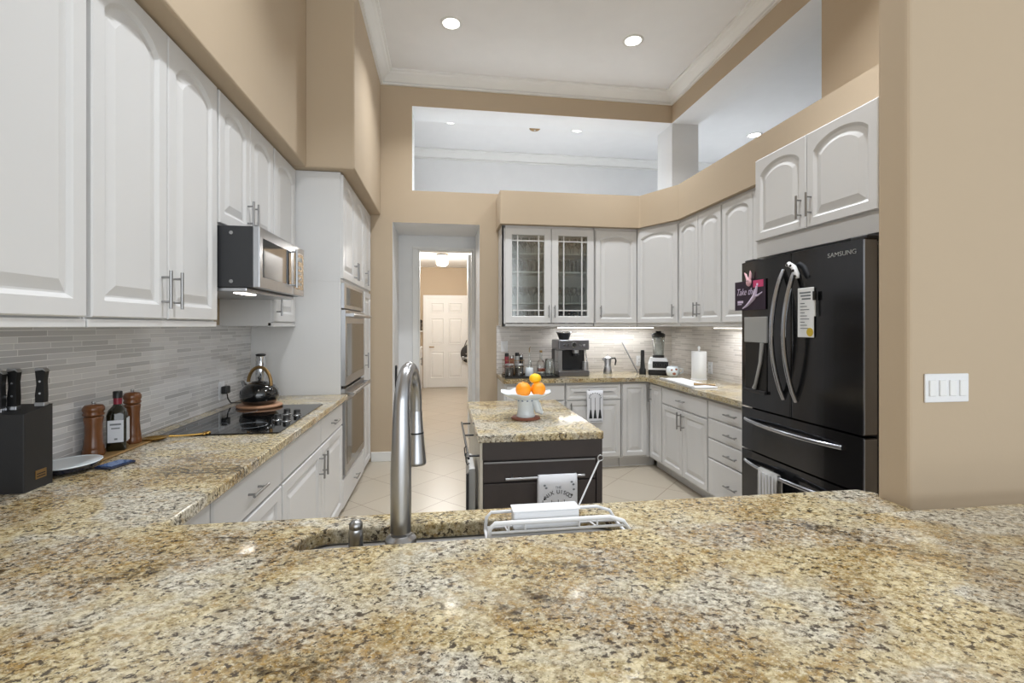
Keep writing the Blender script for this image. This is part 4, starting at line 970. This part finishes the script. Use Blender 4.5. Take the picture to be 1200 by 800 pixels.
lamp('lamp_glow', 'POINT', (0, -1.9, -.32), HALL_W * .6, t, .08, color=(1, .97, .93))  # extra point light nearer the doorway, without a fixture of its own

# ------------------------------------------------------------------ recessed lights
def downlight(label, x, y, z, power, group=None, r=.075):
    t = thing('recessed_light', label, 'downlight', (x, y, z), 0, group)
    MB().lathe([(r, 0), (r + .022, 0), (r + .022, -.004), (r, -.007), (r - .004, -.002)], seg=32).build('trim_ring', TRIM, t)
    MB().lathe([(r - .003, -.0005), (r - .003, -.003)], seg=32).build('lens', LAMP, t)
    lamp('lamp_glow', 'AREA', (0, 0, -.012), power, t, r * 2 - .02, spread=R(118))
downlight('recessed ceiling light on the left of the kitchen ceiling', .07, 4.20, ZC, DOWNLIGHT_W)
downlight('recessed ceiling light on the right of the kitchen ceiling', 1.765, 4.21, ZC, DOWNLIGHT_W)
downlight('recessed light seen at the left through the far high opening', .09, 5.98, 4.02, NICHE_W)
downlight('recessed light seen at the right through the far high opening', 1.75, 6.0, 4.02, NICHE_W)
downlight('recessed light seen through the right high opening above the soffit', 4.17, 5.83, 4.02, NICHE_W * 1.5)
t = thing('smoke_detector', 'small beige smoke detector on the ceiling beyond the far high opening', 'detector', (1.18, 6.02, 4.02), 0)
MB().lathe([(.07, 0), (.07, -.02), (.055, -.032), (.02, -.036)], seg=24).build('cover', OLIVE, t); MB().lathe([(.012, -.0355), (.012, -.04)], seg=12).build('test_button', PAPER, t)
# two added lamps over the open side, unseen, to brighten the kitchen
for x in (-.1, 1.75): downlight('added unseen ceiling light above the camera side of the kitchen', x, 1.9, ZC, DOWNLIGHT_W * 1.3, 'added unseen lights above the open side')
# under cabinet strips
def strip(label, x, y, L, rz, power):
    t = thing('under_cabinet_light', label, 'light', (x, y, ZU0), rz)
    MB().box(-L / 2, L / 2, -.02, .02, -.014, -.0005).build('housing', TRIM, t, bevel=.002); MB().box(-L / 2 + .005, L / 2 - .005, -.017, .017, -.017, -.0142).build('diffuser', LED, t)
    lamp('lamp_glow', 'AREA', (0, 0, -.024), power, t, L - .04, .03)
strip('bright under-cabinet light strip above the coffee machine', 1.775, 4.98, 1.10, 0, STRIP_W)
strip('bright under-cabinet light strip on the right wall above the paper towels', 2.47, 3.55, .90, RR, STRIP_W)
# added fill light behind the camera; no windows are built there
lamp('room_fill', 'AREA', (1.6, -4.3, 1.9), ROOM_W, None, 5.5, 3.2, (.92, .965, 1.0), (pi / 2, 0, 0))
